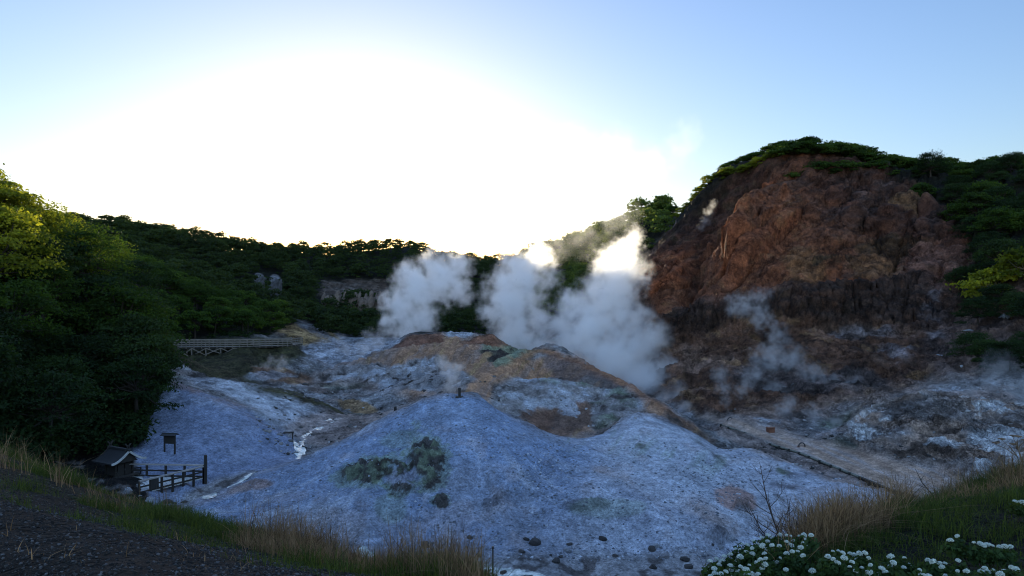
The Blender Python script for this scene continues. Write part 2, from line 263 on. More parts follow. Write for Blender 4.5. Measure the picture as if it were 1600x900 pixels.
def shape_detail():
    """height added in metres"""
    X, Y, Zz = Xg, Dg, Zg; px, py = PXg, PYg
    dz = np.zeros_like(X)
    m = MZ
    # soft clay mounds: shallow rills and lumps
    soft = np.clip(m['mound']+m['lgrey']+0.7*m['llobe'], 0, 1)
    n1 = fbm(X/5, Y/5, None, 5, seed=11); rill = fbm(X/1.6+Y*0.12, Y/4.5, None, 4, seed=12, ridged=True)
    dz += soft*(n1*0.30+rill*0.12+fbm(X/0.9, Y/0.9, None, 3, seed=13)*0.035)
    # gullies running down the main mound from its summit
    ang = np.arctan2(X-(-3.7), (46.3-Y)+0.01); rad = np.hypot(X+3.7, 46.3-Y)
    gm = m['mound']*ss(5, 12, rad)*ss(46, 44, Y)
    dz += gm*fbm(ang*5+n1*0.25, rad/14, None, 4, seed=14, ridged=True)*0.34
    # dark rock outcrops on the mound face
    for (cx, cyy, rx, ry, h) in OUT:
        e = ((px-cx)/rx)**2+((py-cyy)/ry)**2
        dz += m['mound']*(1-ss(0.2, 1.25, e+0.5*fbm(X/0.8, Y/0.8, None, 3, seed=15)))*h*(0.6+0.9*fbm(X/0.6, Y/0.9, Zz/0.6, 4, seed=16, ridged=True).clip(-.4, 1))
    # valley floor and the middle ridges: streaked, lumpy
    val = (1-np.clip(soft+m['cliff']+m['fore']+m['wood'], 0, 1))
    dz += val*(fbm(X/7, Y/7, None, 6, seed=21)*0.5*(1-0.85*m['plain'])+fbm(X/2.2, Y/2.2, None, 4, seed=22, ridged=True)*0.20*(1-0.8*m['plain']))
    dz += m['mid']*(fbm(X/3.0, Y/5, Zz/1.5, 5, g=.55, seed=23, ridged=True)*(.35+.35*ss(84, 90, Y)))
    dz += (val*(1-m['plain'])*ss(85, 110, Y))*fbm(X/4, Y/7, None, 5, seed=24, ridged=True)*0.5
    dz += m['hump']*fbm(X/2.5, Y/2.5, None, 5, seed=25, ridged=True)*0.45
    # the cliff: slanting gullies and ribs
    kk = 0.95*(1-ss(1230, 1430, px))+0.15
    s = px+kk*(py-300)
    g1 = fbm(s/34, py/260+s/400, Y/60, 5, g=.55, seed=31, ridged=True); g2 = fbm(X/8, Y/8, Zz/8, 5, g=.55, seed=32, ridged=True); g3 = fbm(s/95, py/420, None, 3, seed=33)
    up = m['upper']*m['cliff']
    rt_ = ss(1200, 1330, px); dz += up*(g1*(2.3-.6*rt_)+g2*(.8+1.2*rt_)+g3*(1.5+1.2*rt_))*ss(0, 18, py-CREST(px))
    low = m['cliff']*(1-m['upper'])
    dz += low*(fbm(X/9, Y/9, Zz/9, 6, g=.55, seed=34)*1.6+fbm(X/3, Y/3, None, 4, seed=35, ridged=True)*0.45)
    dz += m['ledge']*m['cliff']*fbm(px/9, py/40, Y/5, 4, seed=36, ridged=True)*1.2
    # the sharp rib that catches the sun
    rb_ = near([(1218, 300), (1196, 330), (1160, 382), (1141, 415), (1136, 445)], px+g2*10, py, 24); xl = np.interp(py, [300, 330, 382, 415, 445, 470], [1222, 1200, 1163, 1146, 1140, 1125])
    for off_, h_, a0, a1 in ((0, 6.5, 305, 448), (-38, 3.6, 340, 440), (30, 3.0, 330, 400)):
        tt = px+g2*9+12*fbm(X/3, Y/3, Zz/2, 3, seed=39)-xl-off_; dz += up*ss(-4, 4, tt)*np.exp(-tt.clip(0)/42)*h_*ss(a0-10, a0+25, py)*(1-ss(a1-25, a1+10, py))
    dz += -up*near([(1192, 295), (1140, 362), (1104, 425), (1078, 470)], px+g2*8, py, 34)*4.2
    rw = near([(1225, 290), (1190, 340), (1155, 390), (1130, 440), (1090, 470)], px, py, 75); dz += up*rw*fbm(s/24, py/300, None, 3, g=.5, seed=38, ridged=True)*2.0
    # pinnacles standing out of the upper wall
    for (cx, cyy, w_, h_, D_) in PIN:
        e = np.hypot((px-cx)*D_/F/w_, (Y-D_)/(w_*1.3))
        dz += (1-e).clip(0, 1)**1.35*h_
    # wooded ground and near banks
    bw = near([(190, 552), (300, 548), (380, 540), (475, 538)], px, py, 60)*(Y > 80)*(Y < 140)
    dz += m['wood']*fbm(X/14, Y/14, None, 4, seed=41)*1.6*ss(44, 60, Y)*(1-ss(0, .5, bw))
    dz += m['fore']*(fbm(X/2.2, Y/2.2, None, 4, seed=51)*0.10+fbm(X/0.5, Y/0.5, None, 4, seed=52)*0.030)*ss(2, 4, Y)
    dz += (1-m['fore'])*(1-ss(24, 30, Y))*fbm(X/2, Y/2, None, 4, seed=53)*0.3
    return dz
def CREST(px): return np.interp(px, [1000, 1060, 1080, 1100, 1130, 1190, 1240, 1300, 1350, 1440, 1500, 1600], [348, 334, 318, 300, 283, 262, 246, 248, 256, 278, 290, 292])
OUT = [(575, 745, 42, 18, .55), (615, 745, 24, 22, .5), (665, 730, 28, 36, .6), (630, 770, 22, 12, .3), (690, 790, 16, 10, .2), (770, 790, 20, 12, .18), (920, 795, 40, 10, .2), (1160, 800, 14, 8, .4), (1120, 845, 22, 12, .35)]
PIN = [(1449, 345, 1.6, 5.0, 128.5), (1185, 330, 2.2, 3.5, 149), (1265, 380, 2, 3.2, 131), (1335, 372, 2.4, 4.2, 128), (1358, 378, 1.8, 3.0, 126), (1385, 365, 2.2, 3.6, 126), (1225, 375, 1.7, 2.6, 134), (1470, 385, 1.5, 3.4, 119), (1520, 350, 2.0, 4.0, 124), (1300, 350, 2, 3.6, 138), (1420, 340, 2.4, 3.4, 132)]
DZ = shape_detail()
ZG = Zg+DZ; PYr = HY-ZG/Dg*F
def fine():
    """rock relief along the surface normal"""
    P_ = np.stack([Xg, Dg, ZG], -1); a = np.gradient(P_, axis=0); b = np.gradient(P_, axis=1)
    N_ = np.cross(a, b); N_ /= np.linalg.norm(N_, axis=2)[..., None]+1e-9
    N_ = np.where(N_[..., 2:] < 0, -N_, N_)
    for _ in range(2):
        Np = np.pad(N_, ((2, 2), (2, 2), (0, 0)), 'edge'); N_ = sum(Np[i:i+N_.shape[0], j:j+N_.shape[1]] for i in (0, 2, 4) for j in (0, 2, 4))/9
    X, Y, Z_ = Xg, Dg, ZG; m = MZ
    soft = np.clip(m['mound']+m['lgrey'], 0, 1); rock = m['cliff']; oth = np.clip(1-soft-rock-m['fore']-m['wood'], 0, 1)*(1-.85*m['plain'])*ss(22, 28, Y)
    kk = 0.95*(1-ss(1230, 1430, PXg))+0.15; s_ = (PXg+kk*(PYg-300))*0.13
    r1 = fbm(s_/3.2, Z_/9+s_*.05, Y/9, 5, g=.62, seed=91, ridged=True); r2 = fbm(X/2.2, Y/2.2, Z_/1.3, 5, g=.65, seed=92, ridged=True)
    r3 = fbm(X/5, Y/5, Z_/2.2, 5, g=.6, seed=93, ridged=True)
    rt_ = ss(1200, 1330, PXg); r5 = fbm(s_/1.0, Z_/14+s_*.04, Y/12, 4, g=.62, seed=97, ridged=True)
    d = rock*(m['upper']*(r1*1.2+r5*.55+r2*(.4+.4*rt_)+r3*(.3+.8*rt_))+(1-m['upper'])*(r2*.75+r3*.9))+rock*m['ledge']*fbm(s_/1.3, Z_/8, Y/8, 4, g=.6, seed=94, ridged=True)*1.1
    r4 = fbm(X/1.1, Y/1.1, Z_/.8, 4, g=.65, seed=95, ridged=True)
    d += oth*(r4*.22+r2*.35*ss(60, 100, Y))+m['hump']*(r4*.25+r2*.2)+m['mid']*(r2*.25)
    d += soft*(fbm(X/.55, Y/.55, Z_/.55, 3, g=.7, seed=96, ridged=True)*.035)
    return N_*d[..., None], d
NF, RD = fine()
Xg2, Yg2, Zg2 = Xg+NF[..., 0], Dg+NF[..., 1], ZG+NF[..., 2]

def colours():
    X, Y, Zz, px, py = Xg, Dg, ZG, PXg, PYg
    m = MZ
    C = np.zeros(X.shape+(3,)); C[:] = COL['grey']
    def mixc(mask, c):
        c = COL[c] if isinstance(c, str) else np.array(c)
        C[:] = C*(1-mask[..., None])+c*mask[..., None]
    fa = fbm(X/5, Y/5, Zz/3, 5, g=.6, seed=61); fb = fbm(X/2, Y/3.4, Zz/1.2, 5, g=.6, seed=62); fc = fbm(X/11, Y/11, Zz/6, 4, seed=63); fd = fbm(X/0.7, Y/1.0, Zz/0.5, 3, seed=64); fk = fbm(X/0.45, Y/0.7, Zz/0.3, 4, g=.65, seed=66)
    fs = fbm(px/14+py/16, (py-px*0.5)/90, None, 4, g=.6, seed=65)     # slope wash streaks on the brown ridges
    def blob(cx, cyy, rx, ry, n_=0.5, ang=0, fine=0):
        c_, s_ = math.cos(ang), math.sin(ang); dx = px-cx; dy = py-cyy
        e = ((dx*c_+dy*s_)/rx)**2+((-dx*s_+dy*c_)/ry)**2
        return 1-ss(0.6, 1.2, e+n_*fb+fine*fk)
    # valley floor
    val = ss(24, 28, Y)
    mixc(val*ss(-.1, .35, fa), 'mauve'); mixc(val*ss(.15, .5, fb)*.7, 'pale'); mixc(val*ss(.12, .45, -fb)*.7, 'dark'); mixc(val*ss(.2, .5, fc)*.5, 'green')
    # far blue-grey flats on the left
    q = blob(560, 550, 120, 26, .4); mixc(q*(Y > 115), 'pale'); mixc(q*(Y > 115)*ss(0, .4, -fb)*.8, 'grey'); mixc(q*(Y > 115)*ss(.2, .4, fa)*.7, 'dark')
    q = ss(-4, 6, poly_sd(px+fb*10, py+fa*8, [(405, 490), (428, 478), (480, 520), (522, 534), (470, 545), (430, 520)]))*(Y > 140)*(Y < 230); mixc(q, 'ochre'); mixc(q*ss(.0, .4, fb)*.8, 'brown')
    q = near([(490, 502), (528, 532)], px, py, 5)*(Y > 140)*(Y < 230); mixc(q, 'ochre')
    # middle ridges
    mm = m['mid']*(Y > 50)
    mixc(mm, 'orange'); mixc(mm*ss(.05, .4, fa)*.55, 'brown'); mixc(mm*ss(.05, .35, fs)*.6, 'mauve'); mixc(mm*ss(.1, .4, -fs)*.55, 'ochre')
    q = mm*np.clip(blob(570, 598, 90, 24)+blob(640, 590, 60, 16, .8, -.35)+blob(690, 603, 60, 18)+blob(830, 560, 30, 6)+blob(560, 612, 70, 20), 0, 1); mixc(q*.9, 'grey'); mixc(q*ss(0, .3, fb)*.9, 'pale'); mixc(q*ss(.1, .35, -fb), 'dark')
    q = mm*np.clip(blob(795, 552, 45, 12)+blob(785, 570, 22, 8), 0, 1); mixc(q*.8, 'green'); mixc(q*ss(.0, .3, -fb), 'dark')
    q = mm*np.clip(blob(870, 615, 95, 34, .6)+blob(960, 650, 50, 40, .5)+blob(800, 640, 40, 30), 0, 1)*(Y < 73); mixc(q*.9, 'grey'); mixc(q*ss(-.05, .3, fb), 'pale'); mixc(q*ss(.1, .35, -fb)*.9, 'dark'); mixc(q*ss(.1, .4, fa)*.6, 'green')
    q = mm*np.clip(blob(868, 667, 52, 20, .9, fine=.5)+blob(845, 664, 36, 20, .9, .4, fine=.5)+blob(905, 655, 22, 22, .8, -.5, fine=.5), 0, 1); mixc(q, (.17, .11, .085)); mixc(q*.2*ss(-.2, .2, fb), 'rust')
    q = mm*blob(888, 646, 20, 14, 1.1, .6, fine=.8)*(Y < 66); mixc(q*.8, 'pale')
    q = mm*ss(-6, 8, poly_sd(px+fb*8, py+fa*6, [(862, 552), (900, 562), (960, 596), (1000, 625), (940, 620), (880, 600), (850, 580), (846, 562)]))*(Y > 68)*(Y < 86); mixc(q*.85, (.15, .115, .11)); mixc(q*ss(.1, .4, fs)*.5, 'brown')  # shade on the peak's right flank, put into the colour
    q = mm*near([(735, 614), (800, 572), (830, 556), (858, 547)], px, py, 9)*(Y < 84)*(Y > 58); mixc(q*.85, (.46, .25, .14))
    q = mm*near([(860, 549), (900, 560), (960, 590), (1050, 648), (1090, 668)], px, py, 16)*.7; mixc(q, 'rust')
    q = near([(1045, 655), (1090, 672), (1120, 695)], px, py, 16)*(Y > 49)*(Y < 66); mixc(q*ss(-.3, .3, fb), 'dark')
    q = near([(595, 556), (645, 522), (672, 521)], px, py, 14)*(Y > 118)*(Y < 140); mixc(q*.5, 'pale')
    q = ss(-3, 5, poly_sd(px, py, [(610, 548), (640, 522), (690, 520), (696, 545), (640, 556)]))*(Y > 116)*(Y < 140); mixc(q, (.24, .12, .08)); mixc(q*ss(0, .4, fb)*.8, 'brown')
    q = ss(-3, 5, poly_sd(px, py, [(715, 550), (745, 525), (765, 516), (800, 552)]))*(Y > 108)*(Y < 124); mixc(q, (.27, .13, .08)); mixc(q*ss(0, .4, fb)*.6, 'brown')
    q = ss(-2, 3, poly_sd(px, py, [(697, 520), (745, 521), (735, 533), (697, 535)]))*(Y > 124)*(Y < 142); mixc(q, 'pale')
    # left side
    mixc(m['lveg']*(Y > 75), 'olive'); mixc(m['lveg']*ss(0, .4, fb)*(Y > 75)*.6, 'soil'); 
    q = blob(440, 590, 50, 14, .5, .2)*(Y > 76); mixc(q, 'brown'); mixc(q*ss(0, .4, fb)*.7, 'ochre')
    q = blob(420, 590, 40, 8, .6)*(Y > 74)*(Y < 100); mixc(q*.6, 'pale')
    mixc(m['llobe'], 'pale'); mixc(m['llobe']*ss(.05, .4, fa)*.7, 'mauve')
    q = near([(390, 604), (450, 616), (520, 642), (560, 655)], px, py, 17)*(Y > 55)*(Y < 76); mixc(q*ss(-.5, .1, fb), 'olive')
    q = blob(560, 637, 32, 11, .4, .25)*(Y > 60)*(Y < 85); mixc(q*.9, 'ochre'); mixc(q*.45, 'brown')
    q = (Y > 46)*(Y < 70)*blob(560, 675, 110, 36, .4)*(1-m['mound']); mixc(q*.85, 'mauve'); mixc(q*ss(.15, .4, -fb)*.7, 'dark')
    q = near([(600, 590), (650, 605), (700, 610), (680, 595), (620, 610)], px, py, 13)*(Y > 66)*(Y < 92); mixc(q*ss(.0, .3, fb), 'dark')
    mixc(m['lgrey'], (.185, .22, .31)); mixc(m['lgrey']*ss(0, .5, fa)*.35, 'pale')
    q = near([(300, 610), (350, 626), (400, 650), (440, 674)], px, py, 8)*(Y < 60)*(Y > 50); mixc(q*ss(-.2, .3, fb)*.7, 'brown')
    q = m['lgrey']*blob(290, 600, 40, 10); mixc(q*.5, 'brown')
    # shrine terrace and the stream gravel
    q = ss(-8, 8, poly_sd(px+fb*12, py+fa*6, [(-900, 560), (60, 600), (100, 690), (200, 700), (240, 720), (330, 745), (340, 770), (250, 800), (-900, 900)]))*(Y > 18)*(Y < 48)*(1-m['lgrey']); mixc(q, 'soil'); mixc(q*ss(.15, .4, fd)*.6, 'grey')
    q = ss(-6, 8, poly_sd(px+fb*10, py+fa*5, [(290, 770), (340, 745), (400, 738), (420, 750), (330, 790), (280, 800)]))*(Y > 24)*(Y < 48); mixc(q, 'grey'); mixc(q*ss(.0, .3, fd)*.8, 'dark'); mixc(q*ss(.15, .4, fb)*.5, 'pale')
    # mounds
    mo = m['mound']; east = ss(880, 990, px+0.3*(py-690))
    mixc(mo, 'clay'); mixc(mo*east*.75, 'pale'); mixc(mo*ss(.0, .5, fc)*.45, 'pale'); mixc(mo*ss(.1, .5, fa)*.35, 'grey')
    mixc(mo*ss(860, 890, py)*.5, 'grey'); mixc(mo*blob(700, 700, 60, 70, .6)*.10, 'pale')
    an_ = np.arctan2(X+3.7, 46.3-Y+.01); rd_ = np.hypot(X+3.7, 46.3-Y); sk = fbm(an_*13+fa*.6, rd_/4.5, None, 5, g=.6, seed=67)
    ms_ = mo*ss(4, 11, rd_); mixc(ms_*ss(.08, .45, sk)*.45, 'pale'); mixc(ms_*ss(.10, .45, -sk)*.45, (.17, .19, .25)); mixc(mo*ss(.05, .4, -fc)*ss(700, 840, py)*.5, 'grey'); mixc(mo*ss(.15, .4, fb)*.3, 'mauve')
    q = mo*blob(390, 765, 40, 10, .5, -.2); mixc(q*.7, 'brown')
    q = mo*blob(330, 778, 70, 14, .5, -.25)*.4; mixc(q, 'mauve')
    q = mo*near([(930, 740), (1000, 770), (1090, 800), (1150, 845)], px, py, 22); mixc(q*ss(-.3, .4, fb)*.6, 'mauve')
    q = mo*blob(1150, 785, 34, 20, .5, .3); mixc(q*.6, 'rust'); mixc(q*ss(0, .4, fb)*.5, 'mauve')
    for (cx, cyy, rx, ry, h) in OUT[:5]:
        q = mo*blob(cx, cyy, rx*1.35, ry*1.45, 1.6, fine=1.2); mixc(q*.5, 'green')
        q = mo*blob(cx, cyy+2, rx*.95, ry, 1.2, fine=1.9); mixc(q*.92, 'dark'); mixc(q*ss(.1, .35, fd)*.5, 'green')
    for (cx, cyy, rx, ry, h) in OUT[5:]:
        q = mo*blob(cx, cyy, rx, ry, 1.2); mixc(q*.5, 'dark')
    q = mo*np.clip(blob(950, 800, 60, 14, .8)+blob(610, 800, 30, 20, .9)+blob(630, 690, 40, 14, .6), 0, 1); mixc(q*.35, 'green')
    q = mo*np.clip(near([(1090, 690), (1140, 735), (1160, 745), (1240, 765)], px, py, 9)+blob(1230, 742, 22, 5, .6, .35)+blob(1210, 770, 26, 4, .6, .7)+blob(1000, 700, 10, 6, .5)+blob(1040, 712, 10, 6), 0, 1); mixc(q*ss(-.1, .3, fb)*.85, 'dark'); mixc(q*ss(0, .3, fa)*.5, 'green')
    q = mo*near([(885, 690), (960, 690), (1060, 720), (1130, 735)], px, py, 30); mixc(q*ss(0, .35, fs)*.4, 'green')
    # gravelly base of the mound by the stream
    q = ss(865, 885, py+fb*8)*(Y > 24)*(Y < 33.5)*(px > 560); mixc(q*.75, 'grey'); mixc(q*ss(-.05, .25, fd)*.8, 'dark')
    # right plain, hump
    pl = m['plain']*(Y > 38); mixc(pl, 'beige'); pf = fbm(px/60, (py-0.42*px)/5, None, 4, seed=71); mixc(pl*ss(0, .5, pf)*.35, 'pale'); mixc(pl*ss(.1, .5, -pf)*.35, 'brown')
    q = ss(-4, 4, poly_sd(px+fb*4, py+fa*3, [(1120, 664), (1200, 694), (1300, 740), (1432, 776), (1430, 790), (1300, 756), (1200, 716), (1120, 684)]))*(Y > 41)*(Y < 68); mixc(q*.9, 'mauve'); mixc(q*ss(0, .3, fb)*.6, 'dark')
    hu = m['hump']; mixc(hu, 'beige'); mixc(hu*ss(-.1, .3, fa)*.8, 'grey'); mixc(hu*ss(.12, .3, fb)*.85, 'white'); mixc(hu*ss(.1, .35, -fb)*.8, 'dark')
    q = blob(1440, 655, 60, 26, .6)*(Y > 45); mixc(q*ss(-.25, .2, fb)*.85, 'dark')
    q = np.clip(blob(1560, 690, 45, 16, .9)+blob(1540, 740, 14, 10, .6)+blob(1585, 735, 14, 12, .5)+blob(1480, 700, 30, 9, 1.0), 0, 1)*(Y > 38); mixc(q*.7, 'white')
    # cliff
    cl = m['cliff']; up = cl*m['upper']; lo = cl*(1-m['upper'])
    kk = 0.95*(1-ss(1230, 1430, px))+0.15; s = px+kk*(py-300)
    st = fbm(s/22, py/160, Y/30, 5, g=.6, seed=73); st2 = fbm(s/60, py/300, None, 4, seed=74)
    mixc(up, 'rust'); mixc(up*ss(0, .4, st)*.75, 'brown'); mixc(up*ss(.1, .4, -st)*.5, 'red'); mixc(up*ss(.05, .4, fa)*.5, 'brown'); mixc(up*ss(.15, .45, fb)*.35, 'ochre')
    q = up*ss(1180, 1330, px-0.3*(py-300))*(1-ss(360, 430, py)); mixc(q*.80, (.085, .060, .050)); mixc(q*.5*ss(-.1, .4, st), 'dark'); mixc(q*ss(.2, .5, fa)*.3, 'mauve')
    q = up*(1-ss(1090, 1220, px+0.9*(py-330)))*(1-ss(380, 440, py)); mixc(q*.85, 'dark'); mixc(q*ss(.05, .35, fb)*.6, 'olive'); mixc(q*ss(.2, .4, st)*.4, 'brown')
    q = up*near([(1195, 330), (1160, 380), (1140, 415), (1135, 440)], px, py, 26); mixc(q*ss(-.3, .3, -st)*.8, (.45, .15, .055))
    q = up*near([(1060, 420), (1010, 480)], px, py, 30); mixc(q*.4, 'red')
    q = up*ss(1330, 1450, px)*ss(380, 430, py); mixc(q*.45, 'mauve'); mixc(q*ss(0, .4, fb)*.5, 'brown')
    q = up*np.clip(blob(1370, 435, 50, 14, .5)+blob(1260, 430, 40, 24, .8)+blob(1420, 340, 30, 14, .8), 0, 1); mixc(q*.5, 'ochre')
    q = up*np.clip(blob(1300, 400, 60, 40, 1.0), 0, 1); mixc(q*.3, 'brown')
    q = up*np.clip(blob(1385, 400, 60, 22, 1.1)+blob(1300, 425, 34, 10, 1)+blob(1260, 460, 40, 10, 1), 0, 1); mixc(q*.65, 'olive')
    mixc(lo, 'brown'); mixc(lo*ss(0, .4, fa)*.8, 'beige'); mixc(lo*ss(.1, .4, -fa)*.6, 'dark'); mixc(lo*ss(.1, .4, fb)*.5, 'ochre'); mixc(lo*ss(.2, .45, fc)*.6, 'mauve')
    led = m['ledge']*cl*ss(-.55, -.1, fa+1.1*fb+.12); mixc(led*.84, 'dark'); mixc(led*ss(.15, .4, fd)*.4, 'brown')
    q = lo*ss(1430, 1480, px)*ss(480, 520, py); mixc(q*.35, 'grey'); mixc(q*ss(.1, .3, fb)*.5, 'mauve')
    q = cl*np.clip(near([(1460, 470), (1450, 510), (1470, 545)], px, py, 18)+blob(1350, 535, 60, 14, .7)+blob(1400, 565, 40, 20, .8), 0, 1); mixc(q*ss(-.15, .3, fb)*.7, 'pale')
    q = cl*np.clip(blob(1340, 530, 55, 12, .5)+blob(1200, 595, 60, 20, .8)+blob(1300, 610, 90, 18, .9), 0, 1); mixc(q*.7, 'grey'); mixc(q*ss(-.1, .3, -fb)*.7, 'dark')
    q = cl*near([(1330, 620), (1400, 595), (1480, 560), (1560, 520)], px, py, 11); mixc(q*ss(-.3, .2, fb)*.8, 'dark')
    q = cl*near([(1150, 660), (1240, 640), (1330, 660)], px, py, 22); mixc(q*.6, 'beige')
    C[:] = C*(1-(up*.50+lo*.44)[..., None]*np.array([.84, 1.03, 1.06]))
    # rocky outcrop on the back ridge
    wd = m['wood']; mixc(wd, 'forest')
    q = ss(-4, 4, poly_sd(px+fb*8, py+fb*6, [(497, 462), (505, 438), (530, 442), (560, 434), (572, 440), (603, 440), (606, 470), (570, 476), (540, 470)]))*(Y > 215); mixc(q, (.10, .072, .055)); mixc(q*ss(0, .35, fb)*.5, (.13, .12, .11))
    q = np.clip(blob(430, 440, 9, 12, .6)+blob(404, 434, 8, 6, .6), 0, 1)*(Y > 160); mixc(q, 'grey')
    # near banks
    fo = m['fore']; mixc(fo, 'soil'); mixc(fo*ss(.1, .4, fbm(X/.6, Y/.6, None, 4, seed=81))*.5, 'dark')
    edge = fo*ss(0, 40, 60-(PYg*0+poly_edge))
    mixc(edge*.7, 'moss')
    mixc((1-fo)*(1-ss(22, 27, Y)), 'soil')
    fz_ = fbm(X/1.2, Y/1.2, Zz/1.0, 4, g=.75, seed=82); rough = 1-np.clip(m['mound']+m['lgrey']+m['plain']+m['fore']+.75*m['mid'], 0, 1)*.62
    C *= (1+rough*(1.05*fz_+0.35*fd+.35*fb))[..., None].clip(.3, 1.9)
    recess = ss(.05, .4, -RD)*m['cliff']; mixc(recess*.45, 'dark')  # darker where the cliff relief is recessed
    return C.clip(0.01, .8)
poly_edge = np.abs(poly_sd(PXg, PYg, FORE)).clip(0, 60)
CG = colours()

# ground lookup used to stand things on the terrain
def zat(px, D):
    i = int(np.clip(np.searchsorted(PXg[:, 0], px), 1, PXg.shape[0]-1))
    i = i if abs(PXg[i, 0]-px) < abs(PXg[i-1, 0]-px) else i-1
    return float(np.interp(D, Dg[i], ZG[i]))
def W3(px, py, D): return Vector(((px-HX)/F*D, D, (HY-py)/F*D))
def G3(px, D, dz=0.0): return Vector(((px-HX)/F*D, D, zat(px, D)+dz))

def sheet(name, mask, mat):
    """one of the terrain's regions as its own mesh"""
    nx, ny = PXg.shape
    q = mask[:-1, :-1]
    ii, jj = np.nonzero(q); used = np.zeros((nx, ny), bool)
    for a in (0, 1):
        for b in (0, 1): used[ii+a, jj+b] = True
    idx = np.cumsum(used.ravel()).reshape(nx, ny)-1
    co = np.stack([Xg2, Yg2, Zg2], -1)[used]
    f = np.stack([idx[ii, jj], idx[ii+1, jj], idx[ii+1, jj+1], idx[ii, jj+1]], -1)
    me = bpy.data.meshes.new(name)
    me.vertices.add(len(co)); me.vertices.foreach_set('co', co.ravel().astype(np.float32))
    me.loops.add(f.size); me.loops.foreach_set('vertex_index', f.ravel().astype(np.int32))
    me.polygons.add(len(f)); me.polygons.foreach_set('loop_start', np.arange(0, f.size, 4, dtype=np.int32))
    me.update(calc_edges=True); me.polygons.foreach_set('use_smooth', np.ones(len(f), bool))
    at = me.attributes.new('tint', 'FLOAT_COLOR', 'POINT')
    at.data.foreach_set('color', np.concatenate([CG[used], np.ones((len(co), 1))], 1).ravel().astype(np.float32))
    for nm, arr in (('smoothness', np.clip(MZ['mound']+MZ['lgrey']+.6*MZ['llobe']+.5*MZ['plain']+.42*MZ['mid'], 0, 1)),):
        a2 = me.attributes.new(nm, 'FLOAT', 'POINT'); a2.data.foreach_set('value', arr[used].astype(np.float32))
    me.materials.append(mat)
    o = bpy.data.objects.new(name, me); col.objects.link(o); o['kind'] = 'structure'
    return o
class NB:
    """small node helper"""
    def __init__(s, name):
        s.m = bpy.data.materials.new(name); s.m.use_nodes = True; s.t = s.m.node_tree; s.t.nodes.clear()
        s.out = s.n('ShaderNodeOutputMaterial')
    def n(s, t, **k):
        x = s.t.nodes.new(t)
        for a, b in k.items():
            if a.startswith('i_'): x.inputs[a[2:].replace('_', ' ')].default_value = b
            else: setattr(x, a, b)
        return x
    def l(s, a, b): s.t.links.new(a, b)
    def noise(s, vec, scale, detail=4, rough=.6, **k):
        x = s.n('ShaderNodeTexNoise'); x.inputs['Scale'].default_value = scale; x.inputs['Detail'].default_value = detail; x.inputs['Roughness'].default_value = rough
        s.l(vec, x.inputs['Vector']); return x.outputs['Fac']
    def math(s, op, a, b=None, clamp=False):
        x = s.n('ShaderNodeMath', operation=op, use_clamp=clamp)
        for i, v in enumerate((a, b)):
            if v is None: continue
            if isinstance(v, (int, float)): x.inputs[i].default_value = v
            else: s.l(v, x.inputs[i])
        return x.outputs[0]
    def ramp(s, f, a, b, c0=0., c1=1.):
        x = s.n('ShaderNodeMapRange', clamp=True); s.l(f, x.inputs['Value'])
        for k_, v in (('From Min', a), ('From Max', b), ('To Min', c0), ('To Max', c1)): x.inputs[k_].default_value = v
        return x.outputs[0]
    def mix(s, f, a, b, mode='MIX'):
        x = s.n('ShaderNodeMix', data_type='RGBA', blend_type=mode)
        for i, v in ((0, f), (6, a), (7, b)):
            if isinstance(v, (int, float)): x.inputs[i].default_value = v
            elif isinstance(v, tuple): x.inputs[i].default_value = v+(1,) if len(v) == 3 else v
            else: s.l(v, x.inputs[i])
        return x.outputs[2]
